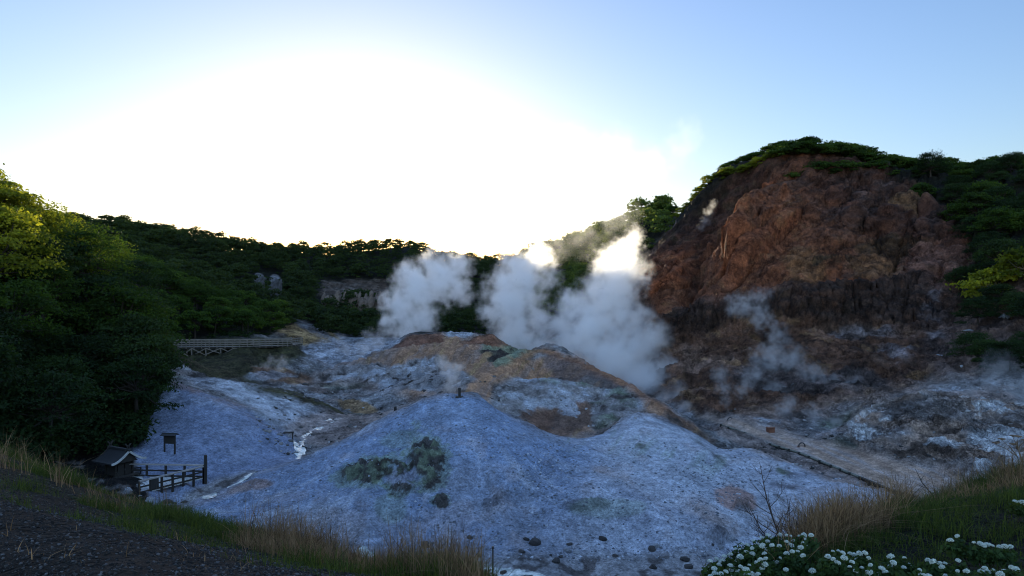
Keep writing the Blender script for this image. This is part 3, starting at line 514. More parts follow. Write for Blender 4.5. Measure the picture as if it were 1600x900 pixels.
def earth():
    b = NB('earth'); tc = b.n('ShaderNodeTexCoord'); P_ = tc.outputs['Object']
    at = b.n('ShaderNodeAttribute', attribute_name='tint'); sm = b.n('ShaderNodeAttribute', attribute_name='smoothness').outputs['Fac']
    n1 = b.noise(P_, 1.3, 6, .65); n2 = b.noise(P_, 9, 5, .7); n3 = b.noise(P_, 34, 3, .6)
    vo = b.n('ShaderNodeTexVoronoi', feature='F1'); vo.inputs['Scale'].default_value = 6.5; b.l(P_, vo.inputs['Vector'])
    vs_ = b.n('ShaderNodeTexVoronoi', feature='F1'); vs_.inputs['Scale'].default_value = 17; b.l(P_, vs_.inputs['Vector'])
    f = b.ramp(n1, .3, .7, .70, 1.30); c = b.mix(1.0, at.outputs['Color'], f, 'MULTIPLY')
    n4 = b.noise(P_, 3.4, 4, .7); c = b.mix(1.0, c, b.ramp(n4, .32, .68, .68, 1.32), 'MULTIPLY'); f2 = b.ramp(n2, .34, .66, .58, 1.44); c = b.mix(1.0, c, f2, 'MULTIPLY')
    # scattered stones: pale and dark chips
    rn = b.n('ShaderNodeSeparateColor'); b.l(vs_.outputs['Color'], rn.inputs[0])
    chip = b.math('MULTIPLY', b.ramp(vs_.outputs['Distance'], .18, .42, 1, 0), b.ramp(rn.outputs[0], .72, .82))
    c = b.mix(b.math('MULTIPLY', chip, .45), c, b.mix(1.0, c, (1.9, 1.9, 1.95), 'MULTIPLY'))
    chipd = b.math('MULTIPLY', b.ramp(vs_.outputs['Distance'], .15, .4, 1, 0), b.ramp(rn.outputs[1], .86, .92))
    c = b.mix(b.math('MULTIPLY', chipd, .7), c, b.mix(1.0, c, (.3, .3, .3), 'MULTIPLY'))
    # fractures in the bare rock
    rk = b.ramp(sm, 0, .6, 1, 0)
    dw = b.n('ShaderNodeTexNoise'); dw.inputs['Scale'].default_value = .9; dw.inputs['Detail'].default_value = 4; b.l(P_, dw.inputs['Vector'])
    va = b.n('ShaderNodeVectorMath', operation='MULTIPLY_ADD'); b.l(dw.outputs['Color'], va.inputs[0]); va.inputs[1].default_value = (1.6, 1.6, 1.6); b.l(P_, va.inputs[2])
    crk = None
    for sc_, wd_ in ((.42, .035), (1.15, .05), (3.0, .07)):
        ve = b.n('ShaderNodeTexVoronoi', feature='DISTANCE_TO_EDGE'); ve.inputs['Scale'].default_value = sc_; b.l(va.outputs[0], ve.inputs['Vector'])
        e_ = b.ramp(ve.outputs['Distance'], 0, wd_, 1, 0); crk = e_ if crk is None else b.math('MAXIMUM', crk, e_)
    pt = b.ramp(b.noise(P_, .35, 3, .6), .42, .60)
    crk = b.math('MULTIPLY', b.math('MULTIPLY', crk, rk), pt)
    c = b.mix(b.math('MULTIPLY', crk, .72), c, b.mix(1.0, c, (.22, .20, .20), 'MULTIPLY'))
    dr_ = b.ramp(b.noise(P_, 2.1, 6, .78), .50, .62); c = b.mix(b.math('MULTIPLY', b.math('MULTIPLY', dr_, rk), .55), c, b.mix(1.0, c, (.35, .33, .33), 'MULTIPLY'))
    lt_ = b.ramp(b.noise(va.outputs[0], 2.6, 6, .78), .57, .66); c = b.mix(b.math('MULTIPLY', b.math('MULTIPLY', lt_, rk), .45), c, b.mix(1.0, c, (1.9, 1.85, 1.8), 'MULTIPLY'))
    h = b.math('ADD', b.math('MULTIPLY', n1, 1.1), b.math('MULTIPLY', n2, .42)); h = b.math('ADD', h, b.math('MULTIPLY', n3, .12))
    h = b.math('ADD', h, b.math('MULTIPLY', b.math('MAXIMUM', chip, chipd), .10))
    h = b.math('SUBTRACT', h, b.math('MULTIPLY', crk, .7))
    st = b.ramp(sm, 0, 1, 1.0, .75)
    bp = b.n('ShaderNodeBump'); bp.inputs['Distance'].default_value = .55; b.l(st, bp.inputs['Strength']); b.l(h, bp.inputs['Height'])
    p = b.n('ShaderNodeBsdfPrincipled'); p.inputs['Roughness'].default_value = .93; p.inputs['Specular IOR Level'].default_value = .15
    b.l(c, p.inputs['Base Color']); b.l(bp.outputs[0], p.inputs['Normal']); b.l(p.outputs[0], b.out.inputs['Surface'])
    return b.m
M_EARTH = earth()
reg_near = Dg < 20
reg_cliff = (MZ['cliff'] > .5)
reg_wood = (MZ['wood'] > .5) & ~reg_near & ~reg_cliff
reg_plain = (MZ['plain'] > .5) & ~reg_near & ~reg_cliff & ~reg_wood & (Dg < 75)
reg_hill = (MZ['mound'] > .5) & ~reg_near & ~reg_cliff & ~reg_wood & ~reg_plain
rest = ~(reg_near | reg_cliff | reg_wood | reg_plain | reg_hill)
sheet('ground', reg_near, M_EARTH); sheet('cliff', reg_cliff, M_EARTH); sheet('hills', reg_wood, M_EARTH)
sheet('gravel_plain', reg_plain, M_EARTH); sheet('grey_hill', reg_hill, M_EARTH); sheet('valley_terrain', rest, M_EARTH)
# ---------------------------------------------------------------- things: naming and mesh helpers
def tag(o, label=None, cat=None, group=None, kind=None):
    if label: o['label'] = label
    if cat: o['category'] = cat
    if group: o['group'] = group
    if kind: o['kind'] = kind
    return o
def empty(name, loc, rz=0.0):
    o = bpy.data.objects.new(name, None); col.objects.link(o); o.location = loc; o.rotation_euler = (0, 0, rz); o.empty_display_size = .3
    return o
class MB:
    """collects verts and faces, then links them as one mesh object"""
    def __init__(s): s.v = []; s.f = []
    def add(s, vs, fs):
        k = len(s.v); s.v += [tuple(x) for x in vs]; s.f += [tuple(i+k for i in f) for f in fs]
    def box(s, c, size, rot=None, jit=0.0, rng=None):
        c = Vector(c); hx, hy, hz = [q/2 for q in size]; vs = []
        for x in (-hx, hx):
            for y in (-hy, hy):
                for z in (-hz, hz):
                    p = Vector((x, y, z))
                    if jit: p += Vector([(rng or random).uniform(-jit, jit) for _ in range(3)])
                    if rot is not None: p = rot @ p
                    vs.append(c+p)
        s.add(vs, [(0, 1, 3, 2), (4, 6, 7, 5), (0, 4, 5, 1), (2, 3, 7, 6), (0, 2, 6, 4), (1, 5, 7, 3)])
    def bar(s, a, b, w, h=None, up=(0, 0, 1)):
        a = Vector(a); b = Vector(b); h = h or w; d = (b-a); L_ = d.length
        if L_ < 1e-6: return
        x = d.normalized(); u = Vector(up); y = u.cross(x)
        if y.length < 1e-3: y = Vector((1, 0, 0)).cross(x)
        y.normalize(); z = x.cross(y)
        s.box((a+b)/2, (L_, w, h), Matrix((x, y, z)).transposed())
    def tube(s, pts, rad, n=7, cap=True):
        pts = [Vector(p) for p in pts]; m = len(pts); k = len(s.v); prev = None
        for i, p in enumerate(pts):
            d = (pts[min(i+1, m-1)]-pts[max(i-1, 0)]).normalized()
            a = d.cross(Vector((0.31, 0.17, 0.93)));
            if prev is not None and prev.length > 0: a = prev-d*prev.dot(d)
            a.normalize(); prev = a; b = d.cross(a); r = rad[i] if hasattr(rad, '__len__') else rad
            for q in range(n):
                t = 2*math.pi*q/n; s.v.append(tuple(p+(a*math.cos(t)+b*math.sin(t))*r))
        for i in range(m-1):
            for q in range(n): s.f.append((k+i*n+q, k+i*n+(q+1) % n, k+(i+1)*n+(q+1) % n, k+(i+1)*n+q))
        if cap: s.f.append(tuple(k+q for q in range(n))[::-1]); s.f.append(tuple(k+(m-1)*n+q for q in range(n)))
    def build(s, name, mat, parent=None, smooth=False, bevel=0.0):
        me = bpy.data.meshes.new(name); me.from_pydata(s.v, [], s.f); me.materials.append(mat) if mat else None; me.update()
        if smooth: me.polygons.foreach_set('use_smooth', [True]*len(me.polygons))
        o = bpy.data.objects.new(name, me); col.objects.link(o)
        if parent: o.parent = parent
        if bevel:
            bv = o.modifiers.new('bevel', 'BEVEL'); bv.width = bevel; bv.segments = 2; bv.limit_method = 'ANGLE'
        return o
def np_mesh(name, co, quads, mat, attrs=None, smooth=False):
    me = bpy.data.meshes.new(name); n_ = quads.shape[1]
    me.vertices.add(len(co)); me.vertices.foreach_set('co', np.ascontiguousarray(co, dtype=np.float32).ravel())
    me.loops.add(quads.size); me.loops.foreach_set('vertex_index', np.ascontiguousarray(quads, dtype=np.int32).ravel())
    me.polygons.add(len(quads)); me.polygons.foreach_set('loop_start', np.arange(0, quads.size, n_, dtype=np.int32))
    me.update(calc_edges=True)
    if smooth: me.polygons.foreach_set('use_smooth', np.ones(len(quads), bool))
    for k_, a in (attrs or {}).items():
        at = me.attributes.new(k_, 'FLOAT', 'POINT'); at.data.foreach_set('value', np.ascontiguousarray(a, dtype=np.float32).ravel())
    me.materials.append(mat); return me
rng = np.random.RandomState(11)

def leaf_mat(name, c0, c1, trans=.45, objvar=.35, tc=None):
    b = NB(name); oi = b.n('ShaderNodeObjectInfo').outputs['Random']; a = b.n('ShaderNodeAttribute', attribute_name='leafvar').outputs['Fac']
    c = b.mix(a, c0, c1); f = b.ramp(oi, 0, 1, 1-objvar, 1+objvar); c = b.mix(1.0, c, f, 'MULTIPLY')
    c = b.mix(b.ramp(oi, .55, 1, 0, .4), c, b.mix(1.0, c, (1.45, 1.05, .8), 'MULTIPLY'))
    p = b.n('ShaderNodeBsdfPrincipled'); p.inputs['Roughness'].default_value = .75; p.inputs['Specular IOR Level'].default_value = .12; b.l(c, p.inputs['Base Color'])
    t = b.n('ShaderNodeBsdfTranslucent'); b.l(b.mix(1.0, c, tc or (2.6, 2.2, .9), 'MULTIPLY'), t.inputs['Color'])
    m = b.n('ShaderNodeMixShader'); m.inputs[0].default_value = trans; b.l(p.outputs[0], m.inputs[1]); b.l(t.outputs[0], m.inputs[2]); b.l(m.outputs[0], b.out.inputs['Surface'])
    return b.m
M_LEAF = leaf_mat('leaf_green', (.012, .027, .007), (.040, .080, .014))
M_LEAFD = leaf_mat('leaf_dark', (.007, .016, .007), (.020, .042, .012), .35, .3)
M_LEAFL = leaf_mat('leaf_sunlit_fresh', (.034, .058, .010), (.145, .18, .020), .52)  # sunlight on the crest crowns is put into this brighter leaf colour
def bark_mat(name, c):
    b = NB(name); tc = b.n('ShaderNodeTexCoord'); n = b.noise(tc.outputs['Object'], 6, 5, .7)
    cc = b.mix(n, tuple(x*.5 for x in c), tuple(min(1, x*1.5) for x in c)); p = b.n('ShaderNodeBsdfPrincipled'); p.inputs['Roughness'].default_value = .9
    bp = b.n('ShaderNodeBump'); bp.inputs['Distance'].default_value = .03; bp.inputs['Strength'].default_value = .6; b.l(n, bp.inputs['Height']); b.l(bp.outputs[0], p.inputs['Normal'])
    b.l(cc, p.inputs['Base Color']); b.l(p.outputs[0], b.out.inputs['Surface']); return b.m
M_BARK = bark_mat('bark', (.026, .021, .017)); M_BARKP = bark_mat('bark_pale', (.16, .145, .125))

def leaf_cloud(centres, radii, n_per, size, r=rng, up=0.5, shell=.55):
    """diamond leaves spread through the outer volume of each lobe; returns co, quads, leafvar"""
    n = len(centres)*n_per; c = np.repeat(centres, n_per, 0); rad = np.repeat(radii, n_per, 0)
    d = r.normal(size=(n, 3)); d /= np.linalg.norm(d, axis=1)[:, None]; d[:, 2] = np.where(d[:, 2] < -.35, -d[:, 2]*.6, d[:, 2])
    k = shell+(1-shell)*r.rand(n, 1)**.6; k = k*(1+.18*r.normal(size=(n, 1)))
    p = c+d*rad*k
    nn = d*.6+np.array([0, 0, up])+r.normal(size=(n, 3))*.55; nn /= np.linalg.norm(nn, axis=1)[:, None]
    t = np.cross(nn, r.normal(size=(n, 3))); t /= np.linalg.norm(t, axis=1)[:, None]; b_ = np.cross(nn, t)
    s = (size*(.6+.8*r.rand(n, 1)))
    q = np.stack([p-t*s*.75, p-b_*s*.42, p+t*s*.75, p+b_*s*.42+nn*s*.12], 1).reshape(-1, 3)
    lobe = np.repeat(r.rand(len(centres)), n_per); var = np.clip(.65*lobe+.35*r.rand(n)+.12*(k[:, 0]-.9), 0, 1)
    return q, np.arange(n*4).reshape(-1, 4), np.repeat(var, 4)
def make_tree_mesh(h, w, lobes, n_per, size, flat=.62, drop=.66, base=.38, seed=0):
    r = np.random.RandomState(seed); cs = []; rs = []; mb = MB()
    lean = r.normal(size=2)*.06*h; top = Vector((lean[0], lean[1], h*.72))
    mid = Vector((lean[0]*.4+r.normal()*.1, lean[1]*.4, h*base)); r0 = .028*h
    mb.tube([(0, 0, -.8), (0, 0, .2), mid, top], [r0*1.5, r0*1.15, r0*.8, r0*.35], 8)
    for i in range(lobes):
        a = i*2.399+r.rand()*.6; t = (i+.5)/lobes; rr = w*.5*(.15+.85*math.sqrt(t))*(.75+.4*r.rand()); z = h*(.92-drop*t**1.3*(.55+.45*r.rand())+.10*(r.rand()-.5))
        c = np.array([lean[0]+rr*math.cos(a), lean[1]+rr*math.sin(a), z]); s = w*(.11+.15*r.rand()**1.5)
        cs.append(c); rs.append([s*(1.0+.3*r.rand()), s*(1.0+.3*r.rand()), s*flat*(.8+.4*r.rand())])
        k = .35+.6*r.rand(); st = mid.lerp(top, k*.8); e = Vector(c)
        m1 = st.lerp(e, .55)+Vector((r.normal()*.12, r.normal()*.12, -.05*h*r.rand()))
        mb.tube([st, m1, e], [r0*.42, r0*.26, r0*.08], 5, cap=False)
    q, f, var = leaf_cloud(np.array(cs), np.array(rs), n_per, size, r)
    return mb, q, f, var
TREE_LIB = {}
def tree_variants(key, n, mat, bark, **k):
    out = []
    for i in range(n):
        h = k['h']*(.9+.2*rng.rand()); w = k['w']*(.85+.3*rng.rand())
        mb, q, f, var = make_tree_mesh(h, w, k['lobes'], k['n_per'], k['size'], k.get('flat', .62), drop=k.get('drop', .66), base=k.get('base', .38), seed=k.get('seed', 0)+i*7+1)
        cm = np_mesh(key+'_crown', q, f, mat, {'leafvar': var})
        tm = bpy.data.meshes.new(key+'_trunk'); tm.from_pydata(mb.v, [], mb.f); tm.materials.append(bark); tm.polygons.foreach_set('use_smooth', [True]*len(tm.polygons))
        out.append((tm, cm))
    TREE_LIB[key] = out
tree_variants('near', 7, M_LEAF, M_BARK, h=7.5, w=6.2, lobes=38, n_per=230, size=.15, seed=100)
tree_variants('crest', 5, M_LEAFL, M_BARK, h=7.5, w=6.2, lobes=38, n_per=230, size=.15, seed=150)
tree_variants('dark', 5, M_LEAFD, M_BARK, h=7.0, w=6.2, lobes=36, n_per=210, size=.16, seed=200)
tree_variants('mid', 6, M_LEAF, M_BARK, h=6.5, w=6.0, lobes=30, n_per=150, size=.24, seed=300)
tree_variants('top', 7, M_LEAF, M_BARK, h=5.6, w=7.0, lobes=30, n_per=110, size=.30, flat=.45, base=.5, drop=.45, seed=400)
tree_variants('sunlit_fresh', 4, M_LEAFL, M_BARKP, h=4.2, w=4.8, lobes=20, n_per=130, size=.26, seed=500)  # sunlit crowns and light green bushes; the sunlight sits in the leaf colour
NTREES = 0
def tree(kind, loc, s, label, group, name='broadleaf_tree', i=None, sz=1.0):
    global NTREES
    tm, cm = TREE_LIB[kind][int(rng.randint(len(TREE_LIB[kind])))]
    e = empty(name, loc, rng.rand()*6.28); e.scale = (s, s, s*sz); tag(e, label, 'tree', group)
    for nm, me in (('trunk', tm), ('crown', cm)):
        o = bpy.data.objects.new(nm, me); col.objects.link(o); o.parent = e
    NTREES += 1
    return e
def horizon_ok(px, D, h):
    """is the top of something h metres high at (px, D) seen over the nearer ground?"""
    i = int(np.clip(np.searchsorted(PXg[:, 0], px), 1, PXg.shape[0]-1)); m = Dg[i] < D-1
    z = zat(px, D)
    return (z+h)/D > (ZG[i][m]/Dg[i][m]).max()
def wood_at(px, D):
    i = int(np.clip(np.searchsorted(PXg[:, 0], px), 1, PXg.shape[0]-1)); j = int(np.clip(np.searchsorted(Dg[i], D), 0, Dg.shape[1]-1))
    return MZ['wood'][i, j]
def py_at(px, D): return HY-zat(px, D)/D*F
BIGT = ((-120, 52), (-52, 55), (2, 58), (-20, 50))
def poisson(pxr, Dr, dist, n, test, hvis=5.0, placed=None):
    placed = placed if placed is not None else []; out = []
    for _ in range(n):
        px = rng.uniform(*pxr); D = math.exp(rng.uniform(math.log(Dr[0]), math.log(Dr[1]))); X = (px-HX)/F*D
        d = dist(px, D)
        if not test(px, D): continue
        if any((X-a)**2+(D-b)**2 < d*d for a, b in placed): continue
        if not horizon_ok(px, D, hvis): continue
        placed.append((X, D)); out.append((px, D))
    return out
PL = []
for px, D in BIGT: PL.append(((px-HX)/F*D, D))
SHR = lambda px, D: 85 < px < 330 and D < 49
lefts = poisson((-230, 440), (37, 165), lambda px, D: 3.3 if D < 75 else 4.6, 9000, lambda px, D: wood_at(px, D) > .5 and not SHR(px, D) and not (228 < px < 480 and 50 < D < 3.0+float(np.interp(px, [262, 464], [107, 128]))) and not (px < 0 and D > 75), 5.0, PL)
for px, D in lefts:
    z = G3(px, D, -.4); py = py_at(px, D)
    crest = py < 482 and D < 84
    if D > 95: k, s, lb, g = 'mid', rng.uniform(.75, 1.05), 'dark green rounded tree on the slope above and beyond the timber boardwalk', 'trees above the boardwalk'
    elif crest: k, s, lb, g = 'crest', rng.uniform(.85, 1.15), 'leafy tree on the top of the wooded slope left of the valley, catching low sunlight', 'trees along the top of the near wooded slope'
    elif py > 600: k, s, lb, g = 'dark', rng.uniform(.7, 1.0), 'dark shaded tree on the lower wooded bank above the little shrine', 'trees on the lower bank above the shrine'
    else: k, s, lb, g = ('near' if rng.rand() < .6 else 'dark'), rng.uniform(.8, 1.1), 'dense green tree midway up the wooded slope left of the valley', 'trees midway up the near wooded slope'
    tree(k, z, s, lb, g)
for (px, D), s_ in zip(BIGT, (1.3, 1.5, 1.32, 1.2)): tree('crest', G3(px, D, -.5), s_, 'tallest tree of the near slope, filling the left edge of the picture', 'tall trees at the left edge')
# trees along the top of the cliff, bent and flat crowned
tops = []
def crest_run(x0, x1, step, doff, smin, smax, kind, lb, g, name='windswept_tree', lift=-1.2):
    px = x0
    while px < x1:
        cp = [c for c in ((1000, 230), (1030, 205), (1060, 190), (1080, 178), (1100, 170), (1130, 164), (1190, 158), (1240, 155), (1300, 155), (1350, 154), (1440, 150), (1500, 148), (1600, 142), (1900, 132))]
        D = float(np.interp(px, [c[0] for c in cp], [c[1] for c in cp]))*doff
        tree(kind, G3(px, D, lift), rng.uniform(smin, smax), lb, g, name); px += step*rng.uniform(.7, 1.3)
crest_run(1222, 1640, 19, .995, .62, .92, 'top', 'flat crowned tree standing against the sky along the top of the red cliff', 'trees along the cliff top')
crest_run(1235, 1640, 26, .965, .5, .8, 'top', 'low spreading tree hanging over the upper edge of the red cliff', 'trees over the cliff edge', lift=-2.0)
crest_run(1235, 1640, 30, 1.03, .7, 1.0, 'top', 'flat crowned tree standing against the sky along the top of the red cliff', 'trees along the cliff top')
crest_run(1092, 1225, 11, 1.0, .45, .75, 'sunlit_fresh', 'sunlit yellow green bush on the sloping shoulder of the cliff', 'bushes on the cliff shoulder', 'bush', lift=-.6)
crest_run(1125, 1225, 13, 1.04, .4, .6, 'top', 'low dark tree on the skyline where the cliff shoulder rises', 'trees on the cliff shoulder skyline', lift=-.5)
crest_run(1020, 1062, 10, 1.0, .6, .95, 'mid', 'small tree on the knoll behind the cliff shoulder', 'trees on the knoll')
crest_run(1030, 1095, 9, .965, .35, .55, 'sunlit_fresh', 'bright green bush on the ramp below the knoll', 'bushes on the ramp below the knoll', 'bush', lift=-.4)
for px, D in poisson((1440, 1690), (62, 150), lambda px, D: 4.6, 5000, lambda px, D: wood_at(px, D) > .5 and D < 146 and not (D < 92 and px > 1535), 4.0):
    tree('dark' if rng.rand() < .6 else 'mid', G3(px, D, -.5), rng.uniform(.7, 1.0), 'dark tree on the shaded wooded slope to the right of the cliff', 'trees right of the cliff')

for px, D, s_ in ((1528, 82, .62), (1560, 84, .7), (1592, 80, .62), (1618, 76, .7), (1545, 71, .62), (1580, 69, .6), (1608, 70, .62), (1520, 76, .6)): tree('dark', G3(px, D, -.7), s_, 'dark tree on the shaded wooded slope to the right of the cliff', 'trees right of the cliff')
tree('sunlit_fresh', G3(1562, 88, -.6), 1.25, 'bright sunlit leafy tree on the dark slope at the right edge', 'sunlit trees at the right edge')
tree('sunlit_fresh', G3(1600, 86, -.6), 1.25, 'bright sunlit leafy tree on the dark slope at the right edge', 'sunlit trees at the right edge')
for px, D, s_ in ((1142, 126, .34), (1255, 111, .36), (1315, 106, .34), (1195, 150, .3)):
    tree('sunlit_fresh', G3(px, D, -.3), s_, 'small bright green bush clinging to the bare red cliff face', 'green bushes on the bare cliff', 'bush')
# the far wood on the back ridge: one mass of crowns
def far_wood():
    pts = []; cell = {}
    tries = 0
    while tries < 26000:
        tries += 1
        px = rng.uniform(-500, 1045); D = rng.uniform(150, 352); X = (px-HX)/F*D
        if wood_at(px, D) < .5 or (px < 440 and D < 165): continue
        py = py_at(px, D)
        if 494 < px < 608 and 438 < py < 480 and D > 215: continue
        if 395 < px < 441 and 425 < py < 455: continue
        key = (int(X//4.2), int(D//4.2))
        if any((X-a)**2+(D-b)**2 < 17 for i in (-1, 0, 1) for j in (-1, 0, 1) for a, b in cell.get((key[0]+i, key[1]+j), ())): continue
        if not horizon_ok(px, D, 4.5): continue
        cell.setdefault(key, []).append((X, D)); pts.append((X, D, zat(px, D), px))
    base = []
    for v in range(6):
        mb, q, f, var = make_tree_mesh(6.4, 6.0, 20, 30, .46, drop=.75, seed=900+v); base.append((q, var))
    CO = []; VA = []; CO2 = []; VA2 = []
    for X, D, z, px in pts:
        q, var = base[rng.randint(6)]; a = rng.rand()*6.28; s = rng.uniform(.7, 1.15)*(1.0 if D < 300 else .85); c_, s_ = math.cos(a), math.sin(a)
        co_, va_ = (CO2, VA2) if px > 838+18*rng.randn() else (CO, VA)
        co_.append(np.stack([X+s*(q[:, 0]*c_-q[:, 1]*s_), D+s*(q[:, 0]*s_+q[:, 1]*c_), z-.9+s*q[:, 2]*rng.uniform(.9, 1.2)], 1)); va_.append(np.clip(var*.6+rng.rand()*.5-.05, 0, 1))
    CO = np.concatenate(CO); VA = np.concatenate(VA)
    me = np_mesh('forest', CO, np.arange(len(CO)).reshape(-1, 4), M_FAR, {'leafvar': VA})
    o = bpy.data.objects.new('forest', me); col.objects.link(o); tag(o, 'far dense wood covering the shaded ridge at the back of the valley', 'forest', kind='stuff')
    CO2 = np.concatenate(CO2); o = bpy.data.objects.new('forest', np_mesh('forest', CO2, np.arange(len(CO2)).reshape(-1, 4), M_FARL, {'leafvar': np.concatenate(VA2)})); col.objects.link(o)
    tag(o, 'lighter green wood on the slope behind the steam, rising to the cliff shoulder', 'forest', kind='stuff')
    return len(pts)
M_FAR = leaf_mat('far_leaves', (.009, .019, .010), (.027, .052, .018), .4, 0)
M_FARL = leaf_mat('far_leaves_sunlit', (.030, .050, .018), (.085, .125, .035), .5, 0)  # sunlit, hazy look of the wood behind the steam, put into the leaves
print('FAR', far_wood(), 'TREES', NTREES)
def undergrowth():
    C = []; R_ = []
    n = 0
    while n < 3800:
        px = rng.uniform(-350, 520); D = math.exp(rng.uniform(math.log(36), math.log(170)))
        if wood_at(px, D) < .45 or SHR(px, D) and rng.rand() < .8: continue
        n += 1; s = rng.uniform(.35, .8); g = G3(px, D, s*.4); C.append(tuple(g)); R_.append((s*1.3, s*1.3, s*.9))
    n = 0
    while n < 1500:
        px = rng.uniform(-60, 262); D = rng.uniform(37, 58)
        if wood_at(px, D) < .45 or SHR(px, D) and rng.rand() < .7: continue
        n += 1; s = rng.uniform(.5, 1.1); g = G3(px, D, s*.7); C.append(tuple(g)); R_.append((s*1.2, s*1.2, s*1.0))
    n = 0
    while n < 900:
        px = rng.uniform(1400, 1800); D = rng.uniform(62, 150)
        if wood_at(px, D) < .45: continue
        n += 1; s = rng.uniform(.35, .9); g = G3(px, D, s*.4); C.append(tuple(g)); R_.append((s*1.3, s*1.3, s*.9))
    q, f, var = leaf_cloud(np.array(C), np.array(R_), 46, .20)
    o = bpy.data.objects.new('undergrowth', np_mesh('undergrowth', q, f, M_LEAFD, {'leafvar': var})); col.objects.link(o)
    tag(o, 'dark leafy undergrowth beneath the trees on the valley sides', 'undergrowth', kind='stuff')
undergrowth()
# ---------------------------------------------------------------- steam
def steam_mat(name, aniso=.65, colr=(1, 1, 1)):
    b = NB(name); v = b.n('ShaderNodeVolumePrincipled'); v.inputs['Color'].default_value = colr+(1,); v.inputs['Density'].default_value = 1.0; v.inputs['Anisotropy'].default_value = aniso
    b.l(v.outputs[0], b.out.inputs['Volume']); return b.m
M_STEAM = steam_mat('steam')
def steam(name, blobs, dens, vox, label, warp=(.18, 3.2), fb=(.55, 1.0), gain=2.2, soft=.22, seed=0, depth=1.0, grow=1.32):
    """blobs: (px, py, D, radius px[, strength]) -> a density grid filled in this object's own space"""
    es = []
    for b_ in blobs:
        c = W3(b_[0], b_[1], b_[2]); r = b_[3]/F*b_[2]*grow; es.append((c, r, b_[4] if len(b_) > 4 else 0.0))
    org = sum((e[0] for e in es), Vector())/len(es); org.z = min(e[0].z for e in es)
    lo = Vector([min(e[0][i]-e[1]*1.5 for e in es) for i in range(3)])-org; hi = Vector([max(e[0][i]+e[1]*1.5 for e in es) for i in range(3)])-org
    vd = bpy.data.volumes.new(name); o = bpy.data.objects.new(name, vd); col.objects.link(o); o.location = org
    ng = bpy.data.node_groups.new(name+'_field', 'GeometryNodeTree'); ng.interface.new_socket('Geometry', in_out='OUTPUT', socket_type='NodeSocketGeometry')
    ng.interface.new_socket('Geometry', in_out='INPUT', socket_type='NodeSocketGeometry')
    N = ng.nodes; lk = ng.links.new
    out = N.new('NodeGroupOutput'); vc = N.new('GeometryNodeVolumeCube'); sm = N.new('GeometryNodeSetMaterial'); sm.inputs['Material'].default_value = M_STEAM
    vc.inputs['Min'].default_value = lo; vc.inputs['Max'].default_value = hi
    for a, i in (('Resolution X', 0), ('Resolution Y', 1), ('Resolution Z', 2)): vc.inputs[a].default_value = max(16, int((hi[i]-lo[i])/vox))
    lk(vc.outputs[0], sm.inputs[0]); lk(sm.outputs[0], out.inputs[0])
    pos = N.new('GeometryNodeInputPosition').outputs[0]
    def vm(op, a, b=None, sc_=None):
        x = N.new('ShaderNodeVectorMath'); x.operation = op
        for i, v in enumerate((a, b)):
            if v is None: continue
            if isinstance(v, (tuple, Vector)): x.inputs[i].default_value = v
            else: lk(v, x.inputs[i])
        if sc_ is not None: x.inputs['Scale'].default_value = sc_
        return x.outputs['Value' if op in ('LENGTH', 'DISTANCE') else 'Vector']
    def mm(op, a, b=None, c=None, cl=False):
        x = N.new('ShaderNodeMath'); x.operation = op; x.use_clamp = cl
        for i, v in enumerate((a, b, c)):
            if v is None: continue
            if isinstance(v, (int, float)): x.inputs[i].default_value = v
            else: lk(v, x.inputs[i])
        return x.outputs[0]
    off = vm('ADD', pos, (seed*31.7, seed*17.3, 5.1*seed))
    rm = sum(e[1] for e in es)/len(es)
    n1 = N.new('ShaderNodeTexNoise'); n1.inputs['Scale'].default_value = 1/(rm*warp[1]/3.2); n1.inputs['Detail'].default_value = 3; lk(off, n1.inputs['Vector'])
    w1 = vm('SCALE', vm('SUBTRACT', n1.outputs['Color'], (.5, .5, .5)), None, rm*warp[0]*4.5)
    n3 = N.new('ShaderNodeTexNoise'); n3.inputs['Scale'].default_value = 3.2/rm; n3.inputs['Detail'].default_value = 3; lk(vm('ADD', off, (9., 4., 2.)), n3.inputs['Vector'])
    w2 = vm('SCALE', vm('SUBTRACT', n3.outputs['Color'], (.5, .5, .5)), None, rm*warp[0]*1.8)
    p = vm('ADD', vm('ADD', pos, w1), w2)
    acc = None
    for c, r, st in es:
        d = vm('SUBTRACT', p, c-org); d = vm('MULTIPLY', d, (1, 1/depth, 1)); d = vm('LENGTH', d)
        v = mm('MULTIPLY_ADD', d, -1/r, 1.0+st)
        acc = v if acc is None else mm('SMOOTH_MAX', acc, v, .18)
    n2 = N.new('ShaderNodeTexNoise'); n2.inputs['Scale'].default_value = fb[1]*1.9/rm; n2.inputs['Detail'].default_value = 8; n2.inputs['Roughness'].default_value = .66; lk(vm('ADD', off, w2), n2.inputs['Vector'])
    f = mm('MULTIPLY', mm('SUBTRACT', n2.outputs[0], .5), fb[0]*4)
    val = mm('SUBTRACT', mm('ADD', acc, f), soft)
    val = mm('MULTIPLY', val, gain, cl=True); inner = mm('MULTIPLY', acc, 6.0, cl=True)
    val = mm('MULTIPLY', mm('MULTIPLY', val, inner), val)
    lk(mm('MULTIPLY', val, dens), vc.inputs['Density'])
    md = o.modifiers.new('steam', 'NODES'); md.node_group = ng
    vd.materials.append(M_STEAM); tag(o, label, 'steam', kind='stuff')
    return o
